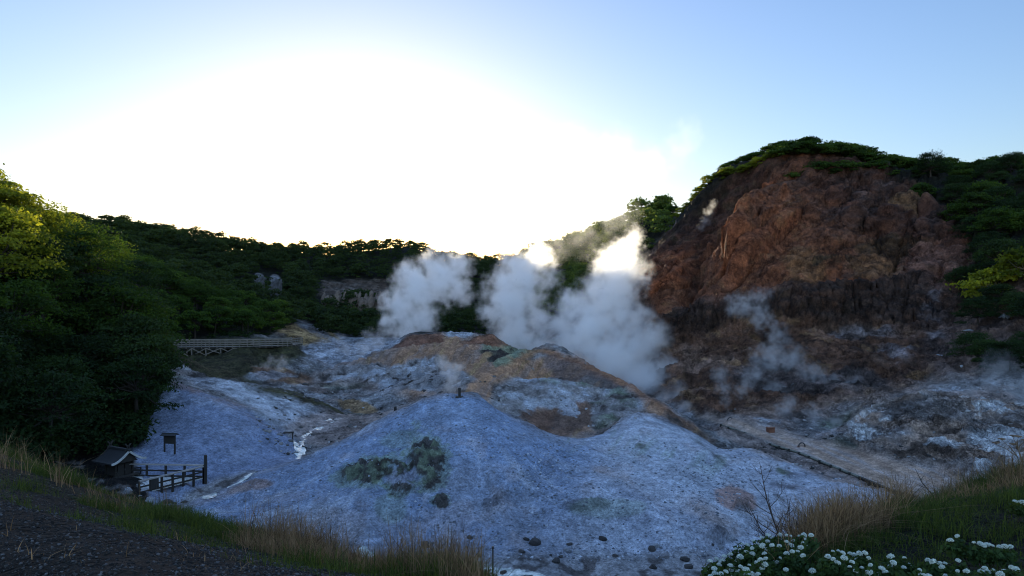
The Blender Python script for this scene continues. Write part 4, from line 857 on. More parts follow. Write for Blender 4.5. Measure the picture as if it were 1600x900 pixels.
steam('steam_cloud', [(640, 512, 140, 30), (625, 478, 141, 30), (655, 452, 142, 42), (690, 440, 142, 38), (680, 412, 143, 26), (716, 418, 144, 24), (640, 430, 142, 26), (612, 465, 140, 16), (612, 500, 140, 18), (660, 495, 143, 28), (720, 455, 145, 22, -.1)], .6, .3, 'billowing white steam cloud at the left of the three, rising behind the brown ridge', seed=1, gain=1.5, soft=.14, fb=(.75, 1.15), grow=1.36)
steam('steam_cloud', [(806, 520, 134, 38), (800, 470, 134, 46), (815, 432, 135, 40), (842, 402, 137, 22), (862, 430, 137, 18), (785, 438, 134, 24), (800, 545, 132, 34), (842, 500, 134, 28), (770, 492, 134, 20), (840, 545, 130, 26)], .6, .3, 'middle white steam cloud rising between the two brown peaks', seed=2, gain=1.5, soft=.12, fb=(.7, 1.15), grow=1.38)
steam('steam_cloud', [(1050, 622, 84, 24), (1010, 605, 90, 38), (965, 565, 100, 52), (922, 522, 106, 46), (900, 478, 110, 30), (948, 474, 110, 46), (966, 432, 114, 42), (976, 400, 118, 31, -.12), (994, 368, 120, 22, -.24), (1012, 540, 102, 38), (1042, 580, 94, 24), (1075, 645, 78, 18), (890, 540, 108, 34), (880, 505, 112, 22), (985, 500, 106, 34)], .6, .24, 'tallest white steam cloud, leaning to the right against the red cliff', seed=3, gain=1.5, soft=.10, fb=(.66, 1.25), grow=1.42)
# ---------------------------------------------------------------- small built things
def wood_mat(name, c, rough=.85):
    b = NB(name); tc = b.n('ShaderNodeTexCoord'); mp = b.n('ShaderNodeMapping'); mp.inputs['Scale'].default_value = (3, 3, 14); b.l(tc.outputs['Object'], mp.inputs[0])
    n = b.noise(mp.outputs[0], 3, 5, .7); n2 = b.noise(tc.outputs['Object'], 1.5, 3, .6)
    cc = b.mix(n, tuple(x*.55 for x in c), tuple(min(1, x*1.35) for x in c)); cc = b.mix(1.0, cc, b.ramp(n2, .3, .7, .7, 1.2), 'MULTIPLY')
    bp = b.n('ShaderNodeBump'); bp.inputs['Distance'].default_value = .01; b.l(n, bp.inputs['Height'])
    p = b.n('ShaderNodeBsdfPrincipled'); p.inputs['Roughness'].default_value = rough; b.l(cc, p.inputs['Base Color']); b.l(bp.outputs[0], p.inputs['Normal']); b.l(p.outputs[0], b.out.inputs['Surface']); return b.m
M_WGREY = wood_mat('weathered_wood', (.26, .245, .235)); M_WBROWN = wood_mat('brown_timber', (.17, .15, .13)); M_WMID = wood_mat('mossy_wood', (.12, .125, .10)); M_WDARK = wood_mat('dark_wood', (.020, .017, .014)); M_WPALE = wood_mat('pale_boards', (.42, .43, .42)); M_WBLACK = wood_mat('charred_wood', (.02, .018, .016))
M_ROOF = wood_mat('shingle', (.014, .015, .017), .7); M_RUST = wood_mat('rusty_steel', (.16, .06, .03), .8); M_METAL = wood_mat('dark_metal', (.03, .03, .032), .5)
def rock_mat(name, c):
    b = NB(name); tc = b.n('ShaderNodeTexCoord').outputs['Object']; n = b.noise(tc, 3, 6, .7); n2 = b.noise(tc, 14, 4, .7); oi = b.n('ShaderNodeObjectInfo').outputs['Random']
    cc = b.mix(b.ramp(n, .35, .65), tuple(x*.6 for x in c), tuple(min(1, x*1.5) for x in c)); cc = b.mix(1.0, cc, b.ramp(oi, 0, 1, .6, 1.5), 'MULTIPLY'); cc = b.mix(1.0, cc, b.ramp(n2, .3, .7, .7, 1.3), 'MULTIPLY')
    bp = b.n('ShaderNodeBump'); bp.inputs['Distance'].default_value = .06; b.l(b.math('ADD', n, n2), bp.inputs['Height'])
    p = b.n('ShaderNodeBsdfPrincipled'); p.inputs['Roughness'].default_value = .9; b.l(cc, p.inputs['Base Color']); b.l(bp.outputs[0], p.inputs['Normal']); b.l(p.outputs[0], b.out.inputs['Surface']); return b.m
M_ROCKD = rock_mat('dark_rock', (.045, .04, .038)); M_ROCKG = rock_mat('grey_rock', (.22, .23, .25)); M_ROCKB = rock_mat('pale_rock', (.085, .062, .048)); M_CRAG = rock_mat('crag_rock', (.04, .04, .042))

# boardwalk on trestles along the left slope
def boardwalk():
    root = empty('boardwalk', W3(365, 541, 116)); o0 = root.location
    tag(root, 'long weathered timber boardwalk with white railings on crossed trestles along the left slope', 'boardwalk')
    P_ = [(-60, -7.0, 104), (262, -7.2, 106), (300, -7.3, 108.5), (340, -7.45, 111), (380, -7.6, 114), (420, -7.75, 118), (448, -7.9, 122), (464, -7.95, 127)]
    P_ = P_[1:]
    C = [Vector(((p[0]-HX)/F*p[2], p[2], p[1]))-o0 for p in P_]
    L_ = [0]
    for a, b in zip(C[:-1], C[1:]): L_.append(L_[-1]+(b-a).length)
    def at(s):
        s = min(max(s, 0), L_[-1]-1e-4); i = int(np.searchsorted(L_, s, 'right'))-1; t = (s-L_[i])/(L_[i+1]-L_[i]); d = (C[i+1]-C[i]).normalized(); return C[i].lerp(C[i+1], t), d, Vector((-d.y, d.x, 0)).normalized()
    n = int(L_[-1]/1.15); deck = MB(); bt = MB()
    for i in range(n*4):
        p, d, s_ = at(i*L_[-1]/(n*4)); deck.bar(p-s_*1.05, p+s_*1.05, L_[-1]/(n*4)*.93, .06)
    for k in (-.9, .9):
        for i in range(24): bt.bar(at(L_[-1]*i/24)[0]+at(L_[-1]*i/24)[2]*k-Vector((0, 0, .16)), at(L_[-1]*(i+1)/24)[0]+at(L_[-1]*(i+1)/24)[2]*k-Vector((0, 0, .16)), .12, .22)
    deck.build('deck', M_WBROWN, root); bt.build('beam', M_WDARK, root)
    for k in (-1.0, 1.0):
        for z in (.35, .72, 1.1):
            r_ = MB()
            for i in range(28):
                a = at(L_[-1]*i/28); b = at(L_[-1]*(i+1)/28); r_.bar(a[0]+a[2]*k+Vector((0, 0, z)), b[0]+b[2]*k+Vector((0, 0, z)), .06, .13 if z < 1 else .15)
            r_.build('rail', M_WBROWN, root)
        for i in range(n+1):
            p, d, s_ = at(i*L_[-1]/n); r_ = MB(); r_.bar(p+s_*k-Vector((0, 0, .25)), p+s_*k+Vector((0, 0, 1.15)), .11, .11, up=(1, 0, 0)); r_.build('post', M_WBROWN, root)
    m_ = int(L_[-1]*.55/2.2)
    for i in range(m_):
        p, d, s_ = at(1.0+i*2.2); p = p-Vector((0, 0, .2)); q = p+o0
        g = min(zat((q.x)/q.y*F+HX, q.y), q.z-.6)-o0.z; g = max(g, p.z-2.6)-.4
        r_ = MB(); r_.bar(p-s_*.9, Vector((p.x-s_.x*1.1, p.y-s_.y*1.1, g)), .15, .15, up=(1, 0, 0)); r_.bar(p+s_*.9, Vector((p.x+s_.x*1.1, p.y+s_.y*1.1, g)), .15, .15, up=(1, 0, 0))
        r_.build('trestle', M_WBROWN, root)
        if i < m_-1:
            p2, d2, s2 = at(1.0+(i+1)*2.2); p2 = p2-Vector((0, 0, .2)); b_ = MB()
            b_.bar(p-s_*1.0, Vector((p2.x-s2.x*1.1, p2.y-s2.y*1.1, g+.4)), .09, .12); b_.bar(p2-s2*1.0, Vector((p.x-s_.x*1.1, p.y-s_.y*1.1, g+.4)), .09, .12); b_.build('brace', M_WBROWN, root)
boardwalk()
# little wooden shrine
def shrine():
    px, D = 186, 41.5; base = Vector(((px-HX)/F*D, D, (HY-752)/F*D)); root = empty('wooden_shrine', base, R(-28)); root.scale = (.84, .84, .84)
    tag(root, 'small dark wooden shrine with an upswept gabled roof under the trees', 'shrine')
    b = MB(); b.box((0, 0, .10), (1.9, 1.9, .55)); b.box((0, 0, .42), (1.75, 1.75, .10)); b.build('stone_base', M_ROCKG, root, bevel=.02)
    b = MB(); b.box((-.02, 0, 1.0), (1.10, 1.15, 1.08))
    for x in (-.58, .58):
        for y in (-.62, .62): b.box((x, y, 1.0), (.12, .12, 1.12))
    b.build('wall', M_WDARK, root, bevel=.008)
    b = MB()
    for y in (-.27, .27): b.box((.615, y, .92), (.05, .46, .86))
    d = b.build('door', M_WDARK, root, bevel=.01)
    for y in (-.04, .04):
        h = MB(); h.box((.66, y, .92), (.03, .03, .12)); h.build('handle', M_METAL, d)
    b = MB(); b.box((.95, 0, .52), (.5, 1.7, .07))
    for y in (-.78, 0, .78): b.box((1.15, y, .25), (.08, .08, .5))
    b.build('veranda', M_WDARK, root)
    b = MB()
    for y in (-.85, .85): b.box((.98, y, .93), (.55, .05, .05)); b.box((1.2, y, .75), (.06, .06, .5))
    b.build('railing', M_WDARK, root)
    # swept roof: two curved sheets with thickness
    N_ = 10; b = MB(); e = MB()
    prof = [(t*1.28, 1.0*(1-t)**1.45*.82+1.42+.10*t**3) for t in [i/N_ for i in range(N_+1)]]
    for sg in (-1, 1):
        for (y0, z0), (y1, z1) in zip(prof[:-1], prof[1:]):
            for xx, mbx in (((-1.15, 1.15), b),):
                vs_ = [(x, sg*y, z+dz) for x in xx for (y, z) in ((y0, z0), (y1, z1)) for dz in (0, .09)]
                mbx.add(vs_, [(0, 2, 3, 1), (4, 5, 7, 6), (1, 3, 7, 5), (0, 4, 6, 2), (0, 1, 5, 4), (2, 6, 7, 3)])
    roof = b.build('roof', M_ROOF, root)
    for x in (-1.19, 1.19):
        e = MB()
        for sg in (-1, 1):
            for (y0, z0), (y1, z1) in zip(prof[:-1], prof[1:]): e.bar((x, sg*y0, z0+.06), (x, sg*y1, z1+.06), .07, .14)
        e.build('barge_board', M_WPALE if x > 0 else M_WDARK, roof)
    b = MB(); b.box((0, 0, 2.37), (2.5, .2, .16)); b.build('ridge_cap', M_ROOF, roof, bevel=.02)
    for x in (-1.05, 1.05):
        b = MB(); b.bar((x, -.22, 2.3), (x, .2, 2.82), .06, .1); b.bar((x, .22, 2.3), (x, -.2, 2.82), .06, .1); b.build('finial', M_WDARK, roof)
    b = MB(); b.add([(1.02, -.75, 1.52), (1.02, .75, 1.52), (1.02, 0, 2.28), (.96, -.75, 1.52), (.96, .75, 1.52), (.96, 0, 2.28)], [(0, 1, 2), (3, 5, 4), (0, 3, 4, 1), (1, 4, 5, 2), (2, 5, 3, 0)]); b.build('gable', M_WDARK, root)
shrine()
# roofed notice board
def board():
    g = G3(265, 46.5); root = empty('notice_board', g, R(-8)); tag(root, 'dark roofed notice board on two posts at the foot of the grey slope', 'notice board')
    for x in (-.38, .38):
        b = MB(); b.box((x, 0, .55), (.09, .09, 1.5)); b.build('post', M_WDARK, root, bevel=.006)
    b = MB(); b.box((0, -.03, .92), (.70, .05, .52)); b.box((0, -.05, 1.19), (.76, .05, .05)); b.box((0, -.05, .65), (.76, .05, .05)); b.build('panel', M_WDARK, root)
    b = MB(); b.bar((-.55, -.11, 1.27), (.55, -.11, 1.27), .34, .035, up=(0, -.45, 1)); b.bar((-.55, .11, 1.27), (.55, .11, 1.27), .34, .035, up=(0, .45, 1)); b.build('roof', M_ROOF, root)
board()
# viewing deck with railings beside the stream
def footbridge():
    z = -10.75; A = Vector(((217-HX)/F*38, 38, z-.05)); B = Vector(((318-HX)/F*41.3, 41.3, z)); C = Vector(((200-HX)/F*41.6, 41.6, z)); o0 = A.copy()
    root = empty('viewing_deck', o0); tag(root, 'three-cornered timber viewing deck with dark railings beside the milky stream', 'deck')
    A, B, C = A-o0, B-o0, C-o0
    d = MB(); up = Vector((0, 0, .06)); A2 = A+(C-A)*0; 
    n = 16
    for i in range(n):
        t0 = (i+.04)/n; t1 = (i+.96)/n
        p = [A.lerp(B, t0), A.lerp(B, t1), C.lerp(B, t1), C.lerp(B, t0)]
        d.add(p+[q+up for q in p], [(3, 2, 1, 0), (4, 5, 6, 7), (0, 1, 5, 4), (1, 2, 6, 5), (2, 3, 7, 6), (3, 0, 4, 7)])
    d.build('deck', M_WPALE, root)
    def run(p, q, n, h, mat):
        for i in range(n+1):
            r_ = MB(); c = p.lerp(q, i/n); r_.box(c+Vector((0, 0, h/2-.15)), (.11, .11, h+.35)); r_.build('post', mat, root, bevel=.006)
        for zz, w, hh in ((h, .15, .07), (h*.55, .04, .09), (h*.15, .04, .09)):
            r_ = MB(); off = Vector((0, 0, zz)); r_.bar(p+off, q+off, w, hh, up=(0, 0, 1)); r_.build('rail', M_WGREY if zz == h else mat, root)
    run(A, B, 6, .74, M_WDARK); run(C, B, 4, .80, M_WDARK)
    r_ = MB(); r_.box(B+Vector((.12, 0, .55)), (.15, .13, 1.75)); r_.build('corner_post', M_WBLACK, root, bevel=.01)
    r_ = MB(); c = A.lerp(B, .24)+Vector((0, -.07, .42)); r_.bar(c-(B-A).normalized()*.22, c+(B-A).normalized()*.22, .04, .55); r_.build('panel', M_WBLACK, root)
footbridge()
def bar_thing(name, loc, parts, label, cat, rz=0, group=None):
    root = empty(name, loc, rz); tag(root, label, cat, group)
    for nm, mb, mat in parts: mb.build(nm, mat, root, bevel=.01)
    return root
p1_ = MB(); p1_.box((0, 0, .32), (.17, .17, .62)); p2_ = MB(); p2_.box((0, 0, .04), (.52, .4, .16)); p3_ = MB(); p3_.box((0, 0, .65), (.20, .20, .05))
bar_thing('marker_post', G3(718, 46.0, -.04), [('post', p1_, M_WBLACK), ('base_block', p2_, M_WBLACK), ('cap', p3_, M_WBLACK)], 'short dark post on a block at the very top of the grey mound', 'post')
p1_ = MB(); p1_.tube([(0, 0, -.1), (.02, 0, .3), (.05, .02, .72)], [.17, .14, .12], 9); p2_ = MB(); p2_.box((-.15, 0, .05), (.6, .3, .18), jit=.04)
bar_thing('tree_stump', G3(617, 66), [('stump', p1_, M_WBLACK), ('root', p2_, M_WBLACK)], 'blackened upright stump on the bare valley floor behind the mound', 'stump')
g = G3(451, 54.5); p1_ = MB(); p1_.box((0, 0, .55), (.8, .35, .09)); l1 = MB(); l1.bar((-.3, 0, -.1), (.2, 0, .55), .07); l2 = MB(); l2.bar((.28, 0, -.1), (.3, 0, .52), .07)
bar_thing('wooden_trestle', g, [('top', p1_, M_WBLACK), ('leg', l1, M_WPALE), ('leg', l2, M_WBLACK)], 'small broken timber trestle leaning at the edge of the milky stream', 'trestle', R(10))
def hoop(px, D, label, r=.28):
    root = empty('steel_hoop', G3(px, D, -.02), R(8)); tag(root, label, 'hoop')
    b = MB(); b.tube([(r*math.cos(t), 0, r*.9+r*math.sin(t)-.15) for t in [math.pi*1.12-i*math.pi*1.24/14 for i in range(15)]], .055, 8); b.build('arch', M_METAL, root, True)
    for x in (-r, r):
        f_ = MB(); f_.box((x, 0, .03), (.16, .2, .1), jit=.01); f_.build('foot', M_RUST, root)
hoop(1253, 57.5, 'dark steel hoop sticking out of the middle of the bare brown plain'); hoop(1141, 69, 'dark steel hoop under a thin jet of steam at the far corner of the plain')
b = MB(); b.box((0, 0, .2), (.62, .5, .44), jit=.05); c = MB(); c.box((0, 0, .45), (.68, .56, .06), jit=.02)
bar_thing('rusty_box', G3(1204, 63.5), [('box', b, M_RUST), ('lid', c, M_RUST)], 'rust brown steel box alone on the far side of the bare brown plain', 'box', .3)
def stake():
    D = 8.2; top = W3(770, 856, D); root = empty('metal_stake', (top.x, top.y, zat(770, D)-.2)); tag(root, 'thin dark metal stake standing in front of the grey mound', 'stake')
    h = top.z-root.location.z; b = MB(); b.tube([(0, 0, 0), (0, 0, h)], .011, 8); b.build('rod', M_METAL, root, True); b = MB(); b.tube([(0, 0, h-.01), (0, 0, h+.015)], .016, 8); b.build('cap', M_METAL, root, True)
stake()
# retaining wall of timbers between the plain and the grey mounds
def wall():
    pts = [(1128, 66.5), (1165, 62.5), (1205, 58.2), (1250, 54.6), (1300, 50.2), (1345, 47.2), (1390, 45.0), (1432, 43.2)]
    root = empty('retaining_wall', G3(1300, 50.2)); o0 = root.location.copy(); tag(root, 'low dark timber retaining wall along the near edge of the brown plain', 'wall')
    W_ = [G3(px, D, .05)-o0 for px, D in pts]
    for i, (a, b_) in enumerate(zip(W_[:-1], W_[1:])):
        m = MB()
        for k in range(3): m.bar(a+Vector((0, 0, -.62+k*.25)), b_+Vector((0, 0, -.62+k*.25)), .14, .235)
        m.build('timber_panel', M_WDARK, root)
        m = MB(); m.bar(a+Vector((0, 0, .06)), b_+Vector((0, 0, .06)), .24, .08); m.build('capping', M_WMID if i < 5 else M_WDARK, root)
        for j in range(3):
            c = a.lerp(b_, j/3); m = MB(); m.box(c+Vector((-.12, -.08, -.4)), (.14, .14, 1.1)); m.build('post', M_WDARK, root)
wall()
# the rock outcrops standing out of the wood on the back ridge
def crag(px0, px1, D, pyb, h, n, label, mat, seed):
    r = np.random.RandomState(seed); b0 = W3((px0+px1)/2, pyb, D); root = None; mb = MB()
    for i in range(n):
        px = px0+(px1-px0)*(i+.5)/n; x = (px-HX)/F*D-b0.x; w = (px1-px0)/F*D/n*r.uniform(1.0, 1.7); hh = h*r.uniform(.35, 1.15); y = r.uniform(-2, 2)
        N_ = 7; lv = [-4, 0, hh*.35, hh*.65, hh*.9, hh*1.05]; k = len(mb.v); vs_ = []
        for q, z in enumerate(lv):
            s = [1.5, 1.25, 1.0, .85, .6, .15][q]
            for a in range(N_):
                t = a*2*math.pi/N_; rr = w*.6*s*r.uniform(.75, 1.25); vs_.append((x+rr*math.cos(t), y+rr*1.4*math.sin(t)+q*.5, z+r.uniform(-.3, .3)*hh*.15))
        fs = [(q*N_+a, q*N_+(a+1) % N_, (q+1)*N_+(a+1) % N_, (q+1)*N_+a) for q in range(len(lv)-1) for a in range(N_)]+[tuple((len(lv)-1)*N_+a for a in range(N_))]
        mb.add(vs_, fs)
    o = mb.build('rock_outcrop', mat); o.location = b0
    o.modifiers.new('s', 'SUBSURF').levels = 2; o.modifiers['s'].render_levels = 2
    tx = bpy.data.textures.new('crag', 'CLOUDS'); tx.noise_scale = 1.6; tx.noise_depth = 4; dm = o.modifiers.new('d', 'DISPLACE'); dm.texture = tx; dm.strength = 1.4; dm.texture_coords = 'GLOBAL'
    tag(o, label, 'rock outcrop')
crag(503, 604, 236, 474, 4.2, 19, 'wide band of pale columnar rock in the dark wood below the rising sun', M_ROCKB, 5)
crag(420, 438, 200, 450, 3.0, 4, 'pair of grey crags standing out of the dark wood on the back ridge', M_CRAG, 6)
crag(398, 410, 202, 441, 1.7, 3, 'small grey crag at the left of the larger pair in the dark wood', M_CRAG, 8)
# boulders
def rock_mesh(seed, mat, flat=.75):
    import bmesh
    bm = bmesh.new(); bmesh.ops.create_icosphere(bm, subdivisions=3, radius=1.0); co = np.array([v.co[:] for v in bm.verts])
    d = 1+.38*fbm(co[:, 0]*1.1+seed*9, co[:, 1]*1.1, co[:, 2]*1.1+50, 3, seed=seed)+.16*fbm(co[:, 0]*3+seed*9, co[:, 1]*3, co[:, 2]*3+50, 3, seed=seed+3, ridged=True)
    r = np.random.RandomState(seed); pl = r.normal(size=(7, 3)); pl /= np.linalg.norm(pl, axis=1)[:, None]
    co = co*d[:, None]
    for n_ in pl:
        h = co@n_; co = co-np.outer(np.maximum(h-.72, 0)*.85, n_)
    for v, c in zip(bm.verts, co): v.co = (c[0], c[1], c[2]*flat)
    me = bpy.data.meshes.new('boulder'); bm.to_mesh(me); bm.free(); me.materials.append(mat); return me
RK = {k: [rock_mesh(i+off, m) for i in range(5)] for k, m, off in (('d', M_ROCKD, 20), ('g', M_ROCKG, 40), ('b', M_ROCKB, 60))}
def boulder(px, D, s, kind, label, group=None, sink=.25):
    g = G3(px, D, s*(-sink+.35)); o = bpy.data.objects.new('boulder', RK[kind][rng.randint(5)]); col.objects.link(o); o.location = g; o.scale = (s, s*rng.uniform(.8, 1.2), s*rng.uniform(.8, 1.15)); o.rotation_euler = (rng.uniform(-.3, .3), rng.uniform(-.3, .3), rng.uniform(0, 6.28))
    tag(o, label, 'boulder', group)
boulder(835, 32.6, .30, 'd', 'round dark boulder at the foot of the grey mound beside the stream')
boulder(822, 32.9, .13, 'd', 'fist sized dark stone just left of the round boulder at the foot of the mound')
boulder(815, 31.6, .18, 'd', 'low dark boulder between the round boulder and the stream')
boulder(680, 38, .16, 'd', 'small dark rock below the mossy outcrop on the mound')
boulder(584, 58, .34, 'd', 'lone dark boulder on the bare floor at the left foot of the mound')
boulder(545, 61, .2, 'd', 'dark stone on the bare floor near the bend of the milky stream')
boulder(1262, 12.5, .3, 'd', 'dark rough boulder just behind the dry grass on the right bank') if False else None
for i in range(46):
    px = rng.uniform(470, 690); D = rng.uniform(66, 92)
    boulder(px, D, rng.uniform(.18, .5), 'd', 'dark boulder among the scattered boulders on the valley floor left of the mound', 'dark boulders on the left valley floor')
for i in range(34):
    px = rng.uniform(560, 1150); D = rng.uniform(29.6, 33.2)
    boulder(px, D, rng.uniform(.08, .24), rng.choice(['d', 'd', 'g']), 'small stone in the gravelly strip at the foot of the grey mound', 'stones at the foot of the mound')
for i in range(40):
    px = rng.uniform(1120, 1600); D = float(np.interp(px, [1120, 1330, 1600], [80, 76, 70]))*rng.uniform(1.0, 1.2)
    boulder(px, D, rng.uniform(.2, .7), rng.choice(['d', 'b', 'g']), 'rough boulder on the steaming slope at the foot of the red cliff', 'boulders at the foot of the cliff')
for i in range(22):
    px = rng.uniform(190, 330); D = rng.uniform(34, 38.5)
    boulder(px, D, rng.uniform(.12, .32), rng.choice(['d', 'g']), 'grey stone on the bank between the viewing deck and the grassy slope', 'stones below the viewing deck')
boulder(1283, 33.8, .55, 'd', 'big dark boulder half hidden by dry grass at the right foot of the mounds')
# loose stones
def rubble(name, n, place, smin, smax, mat, label):
    base = []
    for v in range(4):
        t = np.array([(1, 0, 0), (-1, 0, 0), (0, 1, 0), (0, -1, 0), (0, 0, 1), (0, 0, -1)], float)*rng.uniform(.6, 1.3, (6, 1)); base.append(t)
    T = np.array([(0, 2, 4), (2, 1, 4), (1, 3, 4), (3, 0, 4), (2, 0, 5), (1, 2, 5), (3, 1, 5), (0, 3, 5)])
    CO = []; VA = []
    for i in range(n):
        px, D = place(); s = smin*(smax/smin)**(rng.rand()**2.2); g = G3(px, D, s*.15); q, _ = np.linalg.qr(rng.normal(size=(3, 3)))
        CO.append((base[rng.randint(4)]*s)@q*np.array([1, 1, .7])+np.array(g)); VA.append(np.full(6, rng.rand()))
    CO = np.concatenate(CO); Fs = (T[None]+np.arange(n)[:, None, None]*6).reshape(-1, 3)
    o = bpy.data.objects.new(name, np_mesh(name, CO, Fs, mat, {'leafvar': np.concatenate(VA)})); col.objects.link(o); tag(o, label, 'stones', kind='stuff')
def stone_mat(name, a, c):
    b = NB(name); v = b.n('ShaderNodeAttribute', attribute_name='leafvar').outputs['Fac']; p = b.n('ShaderNodeBsdfPrincipled'); p.inputs['Roughness'].default_value = .85; p.inputs['Specular IOR Level'].default_value = .3
    b.l(b.mix(b.math('POWER', v, 2.8), a, c), p.inputs['Base Color']); b.l(p.outputs[0], b.out.inputs['Surface']); return b.m
M_ST1 = stone_mat('mound_stones', (.10, .11, .13), (.5, .53, .6)); M_ST2 = stone_mat('bank_gravel', (.004, .004, .004), (.085, .09, .10)); M_ST3 = stone_mat('valley_stones', (.03, .028, .026), (.34, .33, .33))
def pm():
    while True:
        px = rng.uniform(330, 1400); D = rng.uniform(31, 46)
        i = int(np.clip(np.searchsorted(PXg[:, 0], px), 1, PXg.shape[0]-1)); j = int(np.searchsorted(Dg[i], D))
        if MZ['mound'][i, j] > .6:
            py = PYg[i, j]; w = .16+.9*math.exp(-((px-850)/45)**2-((py-755)/45)**2)+.5*math.exp(-((px-730)/60)**2-((py-860)/35)**2)+.5*math.exp(-((px-1110)/60)**2-((py-760)/40)**2)+.6*(py > 860)
            if rng.rand() < w: return px, D
rubble('rubble', 9000, pm, .018, .11, M_ST1, 'loose pale and dark stones strewn over the grey mounds')
def pv():
    while True:
        px, D = pv0(); i = int(np.clip(np.searchsorted(PXg[:, 0], px), 1, PXg.shape[0]-1)); j = int(np.searchsorted(Dg[i], D))
        if MZ['plain'][i, j] < .3: return px, D
def pv0():
    if rng.rand() < .6: return rng.uniform(400, 1000), math.exp(rng.uniform(math.log(50), math.log(100)))
    return rng.uniform(1120, 1640), math.exp(rng.uniform(math.log(46), math.log(98)))
rubble('valley_rubble', 9000, pv, .05, .32, M_ST3, 'broken stones littering the valley floor and the foot of the cliff')
rubble('gravel', 24000, lambda: (rng.uniform(-150, 720), math.exp(rng.uniform(math.log(3.6), math.log(8.5)))), .003, .017, M_ST2, 'dark gravel with pale chips on the near left bank')
# milky streams
def water_mat():
    b = NB('milky_water'); tc = b.n('ShaderNodeTexCoord').outputs['Object']; n = b.noise(tc, 2.6, 5, .7); n2 = b.noise(tc, 7, 3, .6)
    c = b.mix(b.ramp(n, .42, .6), (.30, .34, .32), (.78, .80, .76)); bp = b.n('ShaderNodeBump'); bp.inputs['Distance'].default_value = .12; bp.inputs['Strength'].default_value = .8; b.l(n2, bp.inputs['Height'])
    p = b.n('ShaderNodeBsdfPrincipled'); p.inputs['Roughness'].default_value = .12; p.inputs['IOR'].default_value = 1.33; b.l(c, p.inputs['Base Color']); b.l(bp.outputs[0], p.inputs['Normal']); b.l(p.outputs[0], b.out.inputs['Surface']); return b.m
M_WATER = water_mat()
def stream(name, pts, wid, label):
    P_ = []
    for a, b in zip(pts[:-1], pts[1:]):
        n = 14
        for i in range(n): t = i/n; P_.append((a[0]+(b[0]-a[0])*t, a[1]+(b[1]-a[1])*t))
    P_.append(pts[-1]); vs_ = []; M_ = 4
    C = [np.array(((px-HX)/F*D, D)) for px, D in P_]
    for i, c in enumerate(C):
        d = C[min(i+1, len(C)-1)]-C[max(i-1, 0)]; d = d/np.linalg.norm(d); s = np.array((-d[1], d[0])); w = wid*(.7+.5*abs(math.sin(i*.9)+.4*math.sin(i*2.3)))*.5
        hs = []
        for k in range(M_+1):
            q = c+s*w*(k/M_*2-1); hs.append((q, zat(q[0]/q[1]*F+HX, q[1])))
        zc = np.mean([h[1] for h in hs]); 
        for q, h in hs: vs_.append((q[0], q[1], max(h, zc-.05)+.045+.02*rng.rand()))
    fs = [(i*(M_+1)+k, i*(M_+1)+k+1, (i+1)*(M_+1)+k+1, (i+1)*(M_+1)+k) for i in range(len(C)-1) for k in range(M_)]
    mb = MB(); mb.add(vs_, fs); o = mb.build(name, M_WATER, None, True); tag(o, kind='structure')
stream('water', [(534, 66.5), (520, 65), (500, 61.5), (485, 58.5), (470, 57), (463, 54.5), (470, 51), (474, 47.5), (466, 45.2)], .75, '')
stream('water', [(420, 46), (400, 43.6), (380, 42.6), (350, 41.0), (335, 39.5), (322, 37)], .5, '')
stream('water', [(560, 32.2), (600, 30.9), (640, 30.5), (700, 30.6), (750, 30.4), (800, 29.8), (850, 29.2)], .55, '')
# ---------------------------------------------------------------- grass on the near banks
def grass(name, n, place, hr, wr, mat, label, bend=.5, tuft=0.0):
    px = np.empty(n); D = np.empty(n); k = 0
    while k < n:
        a, b_ = place(); m = max(1, int(rng.poisson(tuft))) if tuft else 1
        for _ in range(m):
            if k >= n: break
            s = 0.05 if tuft else 0
            D[k] = b_+rng.normal()*s*1.4; px[k] = a+rng.normal()*s*F/b_*1.0; k += 1
    z = np.array([zat(p, d) for p, d in zip(px, D)]); X = (px-HX)/F*D
    h = (hr[0]+(hr[1]-hr[0])*rng.rand(n)**1.5)*(.55+.95*ss(-.25, .3, fbm(X/.7+9, D/.7, None, 3, seed=77))); w = wr[0]+(wr[1]-wr[0])*rng.rand(n)
    a = rng.rand(n)*6.283; lean = np.abs(rng.normal(size=n))*bend; dx, dy = np.cos(a), np.sin(a); b2 = rng.rand(n)*6.283; sx, sy = np.cos(b2), np.sin(b2)
    rows = []
    for t, wt in ((0, 1), (.4, .85), (.75, .55), (1, .08)):
        r = lean*h*t**1.9; zz = h*(t-.28*lean.clip(0, 1.6)*t*t)
        for sg in (-1, 1): rows.append(np.stack([X+dx*r+sg*sx*w*wt/2, D+dy*r+sg*sy*w*wt/2, z-.02+zz], 1))
    co = np.stack(rows, 1).reshape(-1, 3); q = np.array([(0, 1, 3, 2), (2, 3, 5, 4), (4, 5, 7, 6)]); f = (q[None]+np.arange(n)[:, None, None]*8).reshape(-1, 4)
    o = bpy.data.objects.new(name, np_mesh(name, co, f, mat, {'leafvar': np.repeat(rng.rand(n), 8)})); col.objects.link(o); tag(o, label, 'grass', kind='stuff')
M_GRASS = leaf_mat('grass_green', (.014, .026, .007), (.060, .090, .020), .3, 0); M_DRY = leaf_mat('grass_dry', (.05, .032, .018), (.30, .20, .11), .3, 0, (1.3, 1.2, 1.0))
def gnoise(px, D, s=1.0, seed=0):
    X = (px-HX)/F*D; return float(fbm(np.array([X/s+50]), np.array([D/s+50]), None, 3, seed=seed)[0])
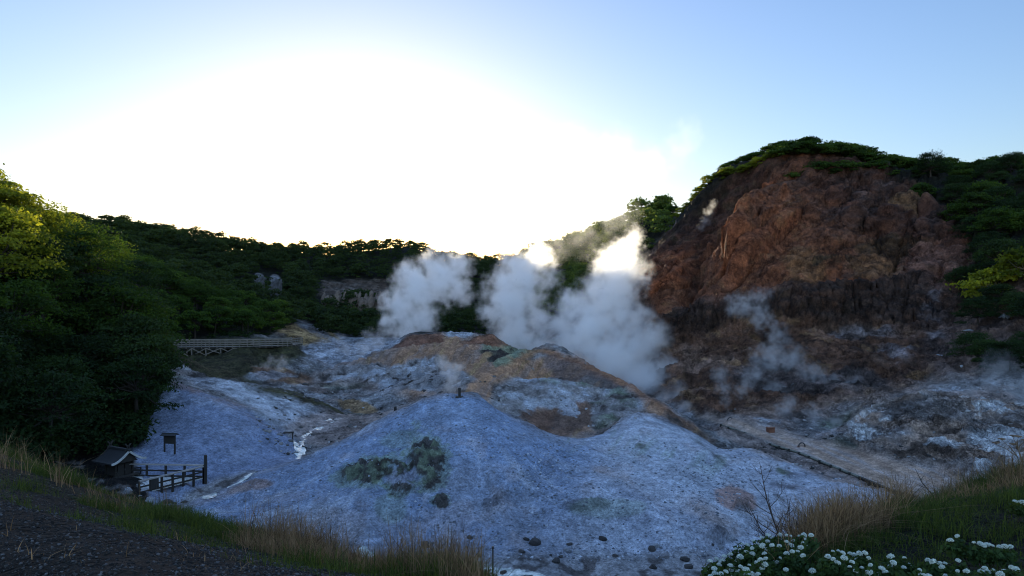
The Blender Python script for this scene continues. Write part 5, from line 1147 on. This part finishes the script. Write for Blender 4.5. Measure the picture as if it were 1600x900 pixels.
CR = [(-600, 14), (0, 12), (100, 11), (170, 10.5), (250, 10), (340, 9.6), (440, 9), (500, 8.8), (560, 8.5), (640, 8), (740, 7.5), (900, 6.5), (1000, 6), (1080, 5.8), (1130, 6), (1200, 6), (1270, 7), (1330, 8), (1400, 8.5), (1450, 9), (1520, 9.5), (1600, 10), (1800, 11)]
def crd(px): return float(np.interp(px, [c[0] for c in CR], [c[1] for c in CR]))
def gl():
    while True:
        px = rng.uniform(-200, 770); c = crd(px); D = c*rng.uniform(.52, 1.22)
        t = D/c; w = (.10+.90*ss(.66, .84, t)) if px > 230 else (.12+.8*ss(.56, .72, t))
        if t > 1.1: w *= .6
        if rng.rand() < w*ss(-.12, .22, gnoise(px, D, .8, 3)): return px, D
def gr():
    while True:
        px = rng.uniform(1230, 1800); c = crd(px); D = c*rng.uniform(.45, 1.18)
        w = .30+.70*ss(1330, 1450, px); w *= .18+.82*ss(.72, .84, D/c)
        if rng.rand() < w*ss(-.35, .2, gnoise(px, D, .9, 5)): return px, D
def dl():
    while True:
        px = rng.uniform(-100, 770); c = crd(px); D = c*rng.uniform(.72, 1.16)
        w = (.12+.88*ss(340, 430, px))*(1-.7*ss(570, 640, px))
        if rng.rand() < w*ss(-.02, .28, gnoise(px, D, .8, 9)): return px, D
def dr():
    while True:
        px = rng.uniform(1230, 1640); c = crd(px); D = c*rng.uniform(.78, 1.15)
        w = 1.0 if px < 1420 else (.22 if px < 1560 else .4)
        if rng.rand() < w*ss(-.3, .25, gnoise(px, D, .8, 12)): return px, D
grass('grass', 70000, gl, (.04, .20), (.003, .008), M_GRASS, 'short green grass growing over the near left bank', .8, 14)
grass('grass', 52000, gr, (.05, .20), (.003, .008), M_GRASS, 'thick green grass covering the near right bank', .8, 14)
grass('grass', 30000, lambda: (lambda p: (p, rng.uniform(4.4, crd(p)*.95)))(rng.uniform(1120, 1800)), (.05, .17), (.003, .008), M_GRASS, 'low dark grass between the white flowers and the top of the right bank', .8, 12)
grass('dry_grass', 12000, dl, (.14, .42), (.003, .007), M_DRY, 'straw coloured dry grass along the edge of the left bank', .55, 14)
grass('dry_grass', 15000, dr, (.10, .42), (.003, .008), M_DRY, 'tangled straw coloured dry grass on the right bank', .8, 16)
grass('weeds', 500, lambda: (rng.uniform(-100, 640), rng.uniform(4.2, 8.0)), (.02, .09), (.004, .009), M_DRY, 'sparse dead weeds in the gravel of the left bank', .9, 5)
# bare twiggy shrubs
M_TWIG = bark_mat('twig', (.035, .024, .020)); M_STALK = bark_mat('dry_stalk', (.16, .11, .07))
def branchy(root, base_pts, r0, depth, r, mat, name='branch', spread=.55, nb=7):
    """each main stem with its twigs is one part"""
    for pts in base_pts:
        mb = MB(); n = len(pts); mb.tube(pts, [r0*(1-.8*i/(n-1)) for i in range(n)], 6)
        def sub(p, d, L_, rad, lv):
            e = p+d*L_; m = p.lerp(e, .5)+Vector(r.normal(size=3))*L_*.05; mb.tube([p, m, e], [rad, rad*.75, rad*.35], 5)
            if lv > 0:
                for _ in range(3):
                    t = r.uniform(.3, 1); q = p.lerp(e, t); v = Vector(r.normal(size=3)); v -= d*v.dot(d); v.normalize(); sub(q, (d*1.0+v*spread+Vector((0, 0, .25))).normalized(), L_*r.uniform(.35, .6), rad*.55, lv-1)
        P_ = [Vector(p) for p in pts]
        for i in range(nb):
            t = .22+.75*i/nb; k = t*(n-1); j = int(k); p = P_[j].lerp(P_[min(j+1, n-1)], k-j); d = (P_[min(j+1, n-1)]-P_[j]).normalized(); a = i*2.4+r.rand(); v = Vector((math.cos(a), math.sin(a)*.5, 0))
            sub(p, (d*.7+v*.85).normalized(), (P_[-1]-P_[0]).length*(.36*(1-t)+.10)*r.uniform(.8, 1.2), r0*.5*(1-.6*t), depth)
        mb.build(name, mat, root, True)
def shrub(px_base, D, tips, r0, label, seed, nb=8, depth=1, mat=None):
    g = G3(px_base, D, -.03); root = empty('bare_shrub', g); tag(root, label, 'shrub'); st = []
    for (px, py, dd) in tips:
        e = W3(px, py, D+dd)-g; st.append([Vector((0, 0, 0)), e*.3+Vector((.02, 0, .02)), e*.62+Vector((-.01, 0, .0)), e])
    branchy(root, st, r0, depth, np.random.RandomState(seed), mat or M_TWIG, nb=nb)
shrub(1222, 6.2, [(1187, 722, 0), (1172, 795, .2)], .011, 'tall bare twiggy shrub rising out of the white flowers', 4, nb=10)
shrub(1238, 6.4, [(1234, 783, .1), (1248, 800, -.1), (1225, 800, .3)], .007, 'dense short bare shrub just right of the tallest bare one', 5, nb=7)
shrub(1462, 8.8, [(1430, 732, 0), (1478, 770, .1)], .012, 'leaning dark dead stem at the left crest of the right grassy bank', 6, nb=3, depth=0)
shrub(1545, 9.3, [(1524, 745, 0)], .007, 'thin dead stem leaning left between the two taller plants on the right bank', 7, nb=3, depth=0)
shrub(1275, 7.2, [(1268, 792, .1), (1290, 800, 0)], .006, 'spindly brown stems between the bare shrubs and the dry grass', 9, nb=4, depth=0)
shrub(500, 8.6, [(512, 792, 0), (528, 800, .2)], .004, 'pair of thin dead stems on the edge of the left bank', 10, nb=3, depth=0)
shrub(1120, 5.7, [(1092, 868, 0), (1108, 880, 0)], .004, 'thin curved brown stems at the left of the white flowers', 11, nb=3, depth=0)
shrub(170, 10.4, [(168, 745, 0), (185, 762, 0)], .004, 'thin dead stems on the crest of the left bank below the shrine', 12, nb=3, depth=0)
# dead umbel plant at the right edge
def umbel():
    D = 9.6; g = G3(1596, D, -.03); root = empty('umbel_plant', g); tag(root, 'tall dead umbel plant with flat brown seed heads at the right edge', 'plant')
    S = MB(); main = W3(1588, 690, D)-g; S.tube([(0, 0, 0), main*.5+Vector((.05, 0, 0)), main], [.012, .009, .005], 6)
    tips = [W3(px, py, D+dd)-g for px, py, dd in ((1556, 694, 0), (1566, 688, .1), (1583, 683, 0), (1591, 684, -.1), (1583, 696, .1), (1602, 690, 0))]
    for i, t in enumerate(tips): p = main*(.62 if i < 2 else .8); S.tube([p, (p+t)/2+Vector((0, 0, .02)), t], [.006, .005, .003], 5)
    S.build('stem', M_STALK, root, True)
    for t in tips:
        m = MB()
        for k in range(16):
            a = k*2.4; rr = .045*math.sqrt(k/16); p = t+Vector((rr*math.cos(a), rr*math.sin(a), .03-.25*rr)); m.tube([t, p], [.0016, .0016], 3); m.box(p, (.014, .014, .010), jit=.003)
        m.build('seed_head', M_STALK, root)
umbel()
# white flowered low shrubs
M_PETAL = stone_mat('petals', (.40, .46, .42), (.62, .68, .62)); M_FLEAF = leaf_mat('shrub_leaf', (.014, .030, .012), (.040, .075, .022), .3, 0)
def flower_mesh(seed, R_=.026):
    r = np.random.RandomState(seed); n = 54; CO = []; T = np.array([(0, 2, 4), (2, 1, 4), (1, 3, 4), (3, 0, 4), (2, 0, 5), (1, 2, 5), (3, 1, 5), (0, 3, 5)]); t0 = np.array([(1, 0, 0), (-1, 0, 0), (0, 1, 0), (0, -1, 0), (0, 0, 1), (0, 0, -1)], float); V_ = []
    for i in range(n):
        z = 1-1.25*(i+.5)/n; a = i*2.4; s = math.sqrt(max(0, 1-z*z)); d = np.array([s*math.cos(a), s*math.sin(a), z]); q, _ = np.linalg.qr(r.normal(size=(3, 3)))
        CO.append((t0*R_*.27*np.array([1, 1, .5]))@q+d*R_*np.array([1, 1, .8])*r.uniform(.85, 1.1)); V_.append(np.full(6, r.rand()))
    return np_mesh('flower_head', np.concatenate(CO), (T[None]+np.arange(n)[:, None, None]*6).reshape(-1, 3), M_PETAL, {'leafvar': np.concatenate(V_)})
FM = [flower_mesh(i) for i in range(5)]
def ray_d(px, py, h, d0=3.4):
    """distance at which the sight line through (px, py) is h above the ground"""
    i = int(np.clip(np.searchsorted(PXg[:, 0], px), 1, PXg.shape[0]-1)); m = (Dg[i] > d0) & (Dg[i] < 14); d = Dg[i][m]; q = -(py-HY)/F*d-(ZG[i][m]+h)
    k = np.nonzero(q <= 0)[0]
    return float(d[k[0]]) if len(k) else float(d[np.argmin(q)])
def flowering(px, D, spots, label, wide, seed, leaves=900, hmax=.35):
    """spots: (px, py, distance) of each flower head"""
    r = np.random.RandomState(seed); g = G3(px, D, 0); root = empty('flowering_shrub', g); tag(root, label, 'flowering shrub', 'white flowered low shrubs on the right bank')
    st = MB(); C = []; R_ = []
    D = ray_d(px, max(b for a, b, c in spots), .1); g = G3(px, D, 0); root.location = g
    for i, (a, b_, d) in enumerate(spots):
        d = ray_d(a, b_, r.uniform(.2, .32)); p = W3(a, b_, d)-g; zz = zat(a, d)-g.z
        o = bpy.data.objects.new('flower_head', FM[r.randint(5)]); col.objects.link(o); o.parent = root; o.location = p; s = r.uniform(.42, .85); o.scale = (s, s, s); o.rotation_euler = (r.uniform(-.4, .4), r.uniform(-.4, .4), r.uniform(0, 6))
        b0 = Vector((p.x*.75+r.normal()*.03, p.y*.75+r.normal()*.03, zz)); st.tube([b0, (b0+p)/2+Vector((r.normal()*.02, 0, 0)), p-Vector((0, 0, .015))], [.004, .003, .002], 4, cap=False)
        C.append((p.x, p.y, p.z-.07)); R_.append((.07, .07, .06)); C.append(tuple((b0+p)/2)); R_.append((.09, .09, .09))
    st.build('branch', M_TWIG, root)
    q, f, var = leaf_cloud(np.array(C), np.array(R_), max(10, int(leaves/len(C))), .026, r, up=.3, shell=.2)
    o = bpy.data.objects.new('foliage', np_mesh('foliage', q, f, M_FLEAF, {'leafvar': var})); col.objects.link(o); o.parent = root
def spread(n, x0, x1, y_of, d_of, seed):
    r = np.random.RandomState(seed); out = []
    for _ in range(n*30):
        if len(out) >= n: break
        px = r.uniform(x0, x1); t = r.rand(); py = y_of(px, t); d = d_of(px, py)
        if any((px-a)**2+(py-b)**2 < 49 for a, b, _ in out): continue
        out.append((px, py, d))
    return out
dof = lambda px, py: float(np.interp(py, [800, 840, 870, 900], [6.3, 5.7, 5.2, 4.8]))
flowering(1150, 5.4, spread(44, 1108, 1192, lambda px, t: 850+abs(px-1170)*.25+t*48-(px-1150)*.28*(1-t), dof, 1), 'left shrub of the white flowered row, its heads spilling down towards the stream', .5, 21, 5200)
flowering(1232, 5.9, spread(34, 1180, 1270, lambda px, t: 836+t*t*60, dof, 2), 'white flowered shrub around the foot of the tall bare shrub', .5, 22, 5200)
flowering(1340, 5.2, spread(26, 1288, 1395, lambda px, t: 862+t*36-(px < 1320)*8, lambda px, py: float(np.interp(py, [860, 900], [5.2, 4.7])), 3), 'white flowered shrub at the bottom right with the largest round heads', .5, 23, 4200)
flowering(1440, 5.2, spread(18, 1395, 1500, lambda px, t: 868+t*30+(px-1395)*.08, lambda px, py: float(np.interp(py, [860, 900], [5.2, 4.7])), 4), 'white flowered shrub with small heads between the big-headed one and the frame edge', .5, 24, 3400)
flowering(1545, 6.2, [(1496, 838, 6.1), (1522, 848, 6), (1532, 850, 6), (1537, 853, 6), (1543, 852, 6), (1550, 853, 6), (1562, 855, 5.9), (1570, 854, 5.9), (1579, 855, 5.9), (1485, 845, 6.1)], 'short row of white flower heads in the grass of the right bank', .4, 25, 1500)
flowering(1596, 7.6, [(1586, 784, 7.8), (1592, 784, 7.8), (1598, 785, 7.7), (1604, 786, 7.7)], 'few white flower heads high on the grass at the right edge', .3, 26, 500)
flowering(1560, 4.9, spread(10, 1500, 1598, lambda px, t: 886+t*12, lambda px, py: 4.75, 6), 'white flowered shrub in the very corner at the bottom right', .4, 27, 1600)
# more steam: thin drifts
steam('steam_drift', [(1402, 628, 70, 12), (1370, 618, 74, 16), (1335, 610, 76, 18), (1300, 600, 78, 18), (1268, 582, 80, 20), (1236, 562, 84, 22), (1205, 560, 85, 26), (1215, 525, 88, 20), (1190, 500, 92, 18), (1165, 478, 95, 20), (1190, 462, 95, 14), (1150, 480, 95, 16), (1180, 590, 82, 20), (1210, 610, 80, 18)], .55, .27, 'thin blue grey steam drifting up the slope at the foot of the red cliff', seed=5, gain=1.2, soft=.10, fb=(1.15, 1.2), warp=(.32, 3.2))
steam('steam_drift', [(1138, 648, 71, 7), (1134, 628, 72, 10), (1130, 605, 73, 13), (1126, 585, 74, 15), (1158, 610, 74, 12), (1170, 600, 75, 12)], .5, .2, 'small jet of steam rising behind the steel hoop at the far corner of the plain', seed=6, gain=1.3, soft=.1, fb=(1.1, 1.2), warp=(.3, 3.2))
steam('steam_drift', [(1385, 666, 62, 12), (1350, 664, 64, 13), (1310, 658, 66, 13), (1270, 645, 68, 13), (1235, 628, 72, 12), (1225, 640, 70, 14)], .8, .22, 'low ribbon of steam lying along the back edge of the plain', seed=7, gain=1.2, soft=.10, fb=(1.1, 1.2), warp=(.3, 3.2))
steam('steam_drift', [(1456, 598, 64, 12), (1480, 608, 64, 14), (1510, 612, 63, 15), (1550, 600, 63, 22), (1595, 610, 62, 28), (1560, 575, 66, 26), (1630, 600, 62, 30)], .3, .28, 'faint steam veil behind the white streaked hump at the right', seed=8, gain=1.4, soft=.12, fb=(.8, 1.3))
steam('steam_drift', [(703, 607, 58, 10), (706, 592, 58.5, 15), (700, 577, 59, 14), (690, 565, 60, 12), (715, 575, 60, 12)], .75, .12, 'small puff of steam just behind the post on top of the grey mound', seed=9, gain=1.7, soft=.1, fb=(.7, 1.2))
steam('steam_drift', [(397, 578, 92, 8), (415, 573, 92, 9), (436, 578, 92, 8), (440, 566, 93, 10), (425, 563, 93, 8)], .45, .2, 'little steam wisps low on the slope below the boardwalk', seed=10, gain=1.6, soft=.1, fb=(.9, 1.2))
steam('steam_drift', [(540, 548, 138, 14), (570, 545, 138, 16), (590, 535, 138, 16), (530, 530, 140, 10), (575, 525, 140, 12), (600, 520, 140, 14), (560, 562, 125, 12)], .25, .35, 'low steam over the blue grey flats at the far left of the valley', seed=11, gain=1.4, soft=.1, fb=(.8, 1.2))
steam('steam_drift', [(1205, 405, 124, 18), (1235, 400, 124, 18), (1260, 375, 128, 12), (1170, 420, 122, 14)], .35, .4, 'faint steam veil against the middle of the red cliff', seed=12, gain=1.4, soft=.1, fb=(.8, 1.3))
steam('steam_drift', [(1102, 345, 150, 8), (1108, 332, 150, 8), (1114, 320, 150, 7), (1096, 355, 150, 7)], .25, .4, 'small wisp of steam on the dark shoulder of the cliff', seed=13, gain=1.5, soft=.1, fb=(.8, 1.3))
steam('steam_drift', [(1062, 235, 150, 30), (1075, 205, 150, 24), (1020, 250, 150, 34), (960, 240, 150, 40), (890, 225, 150, 34), (925, 300, 145, 40), (960, 340, 140, 36), (870, 380, 140, 34), (910, 370, 140, 36)], .022, .7, 'very thin high veil of steam drifting above the valley', seed=14, gain=1.2, soft=.05, fb=(.9, 1.5))
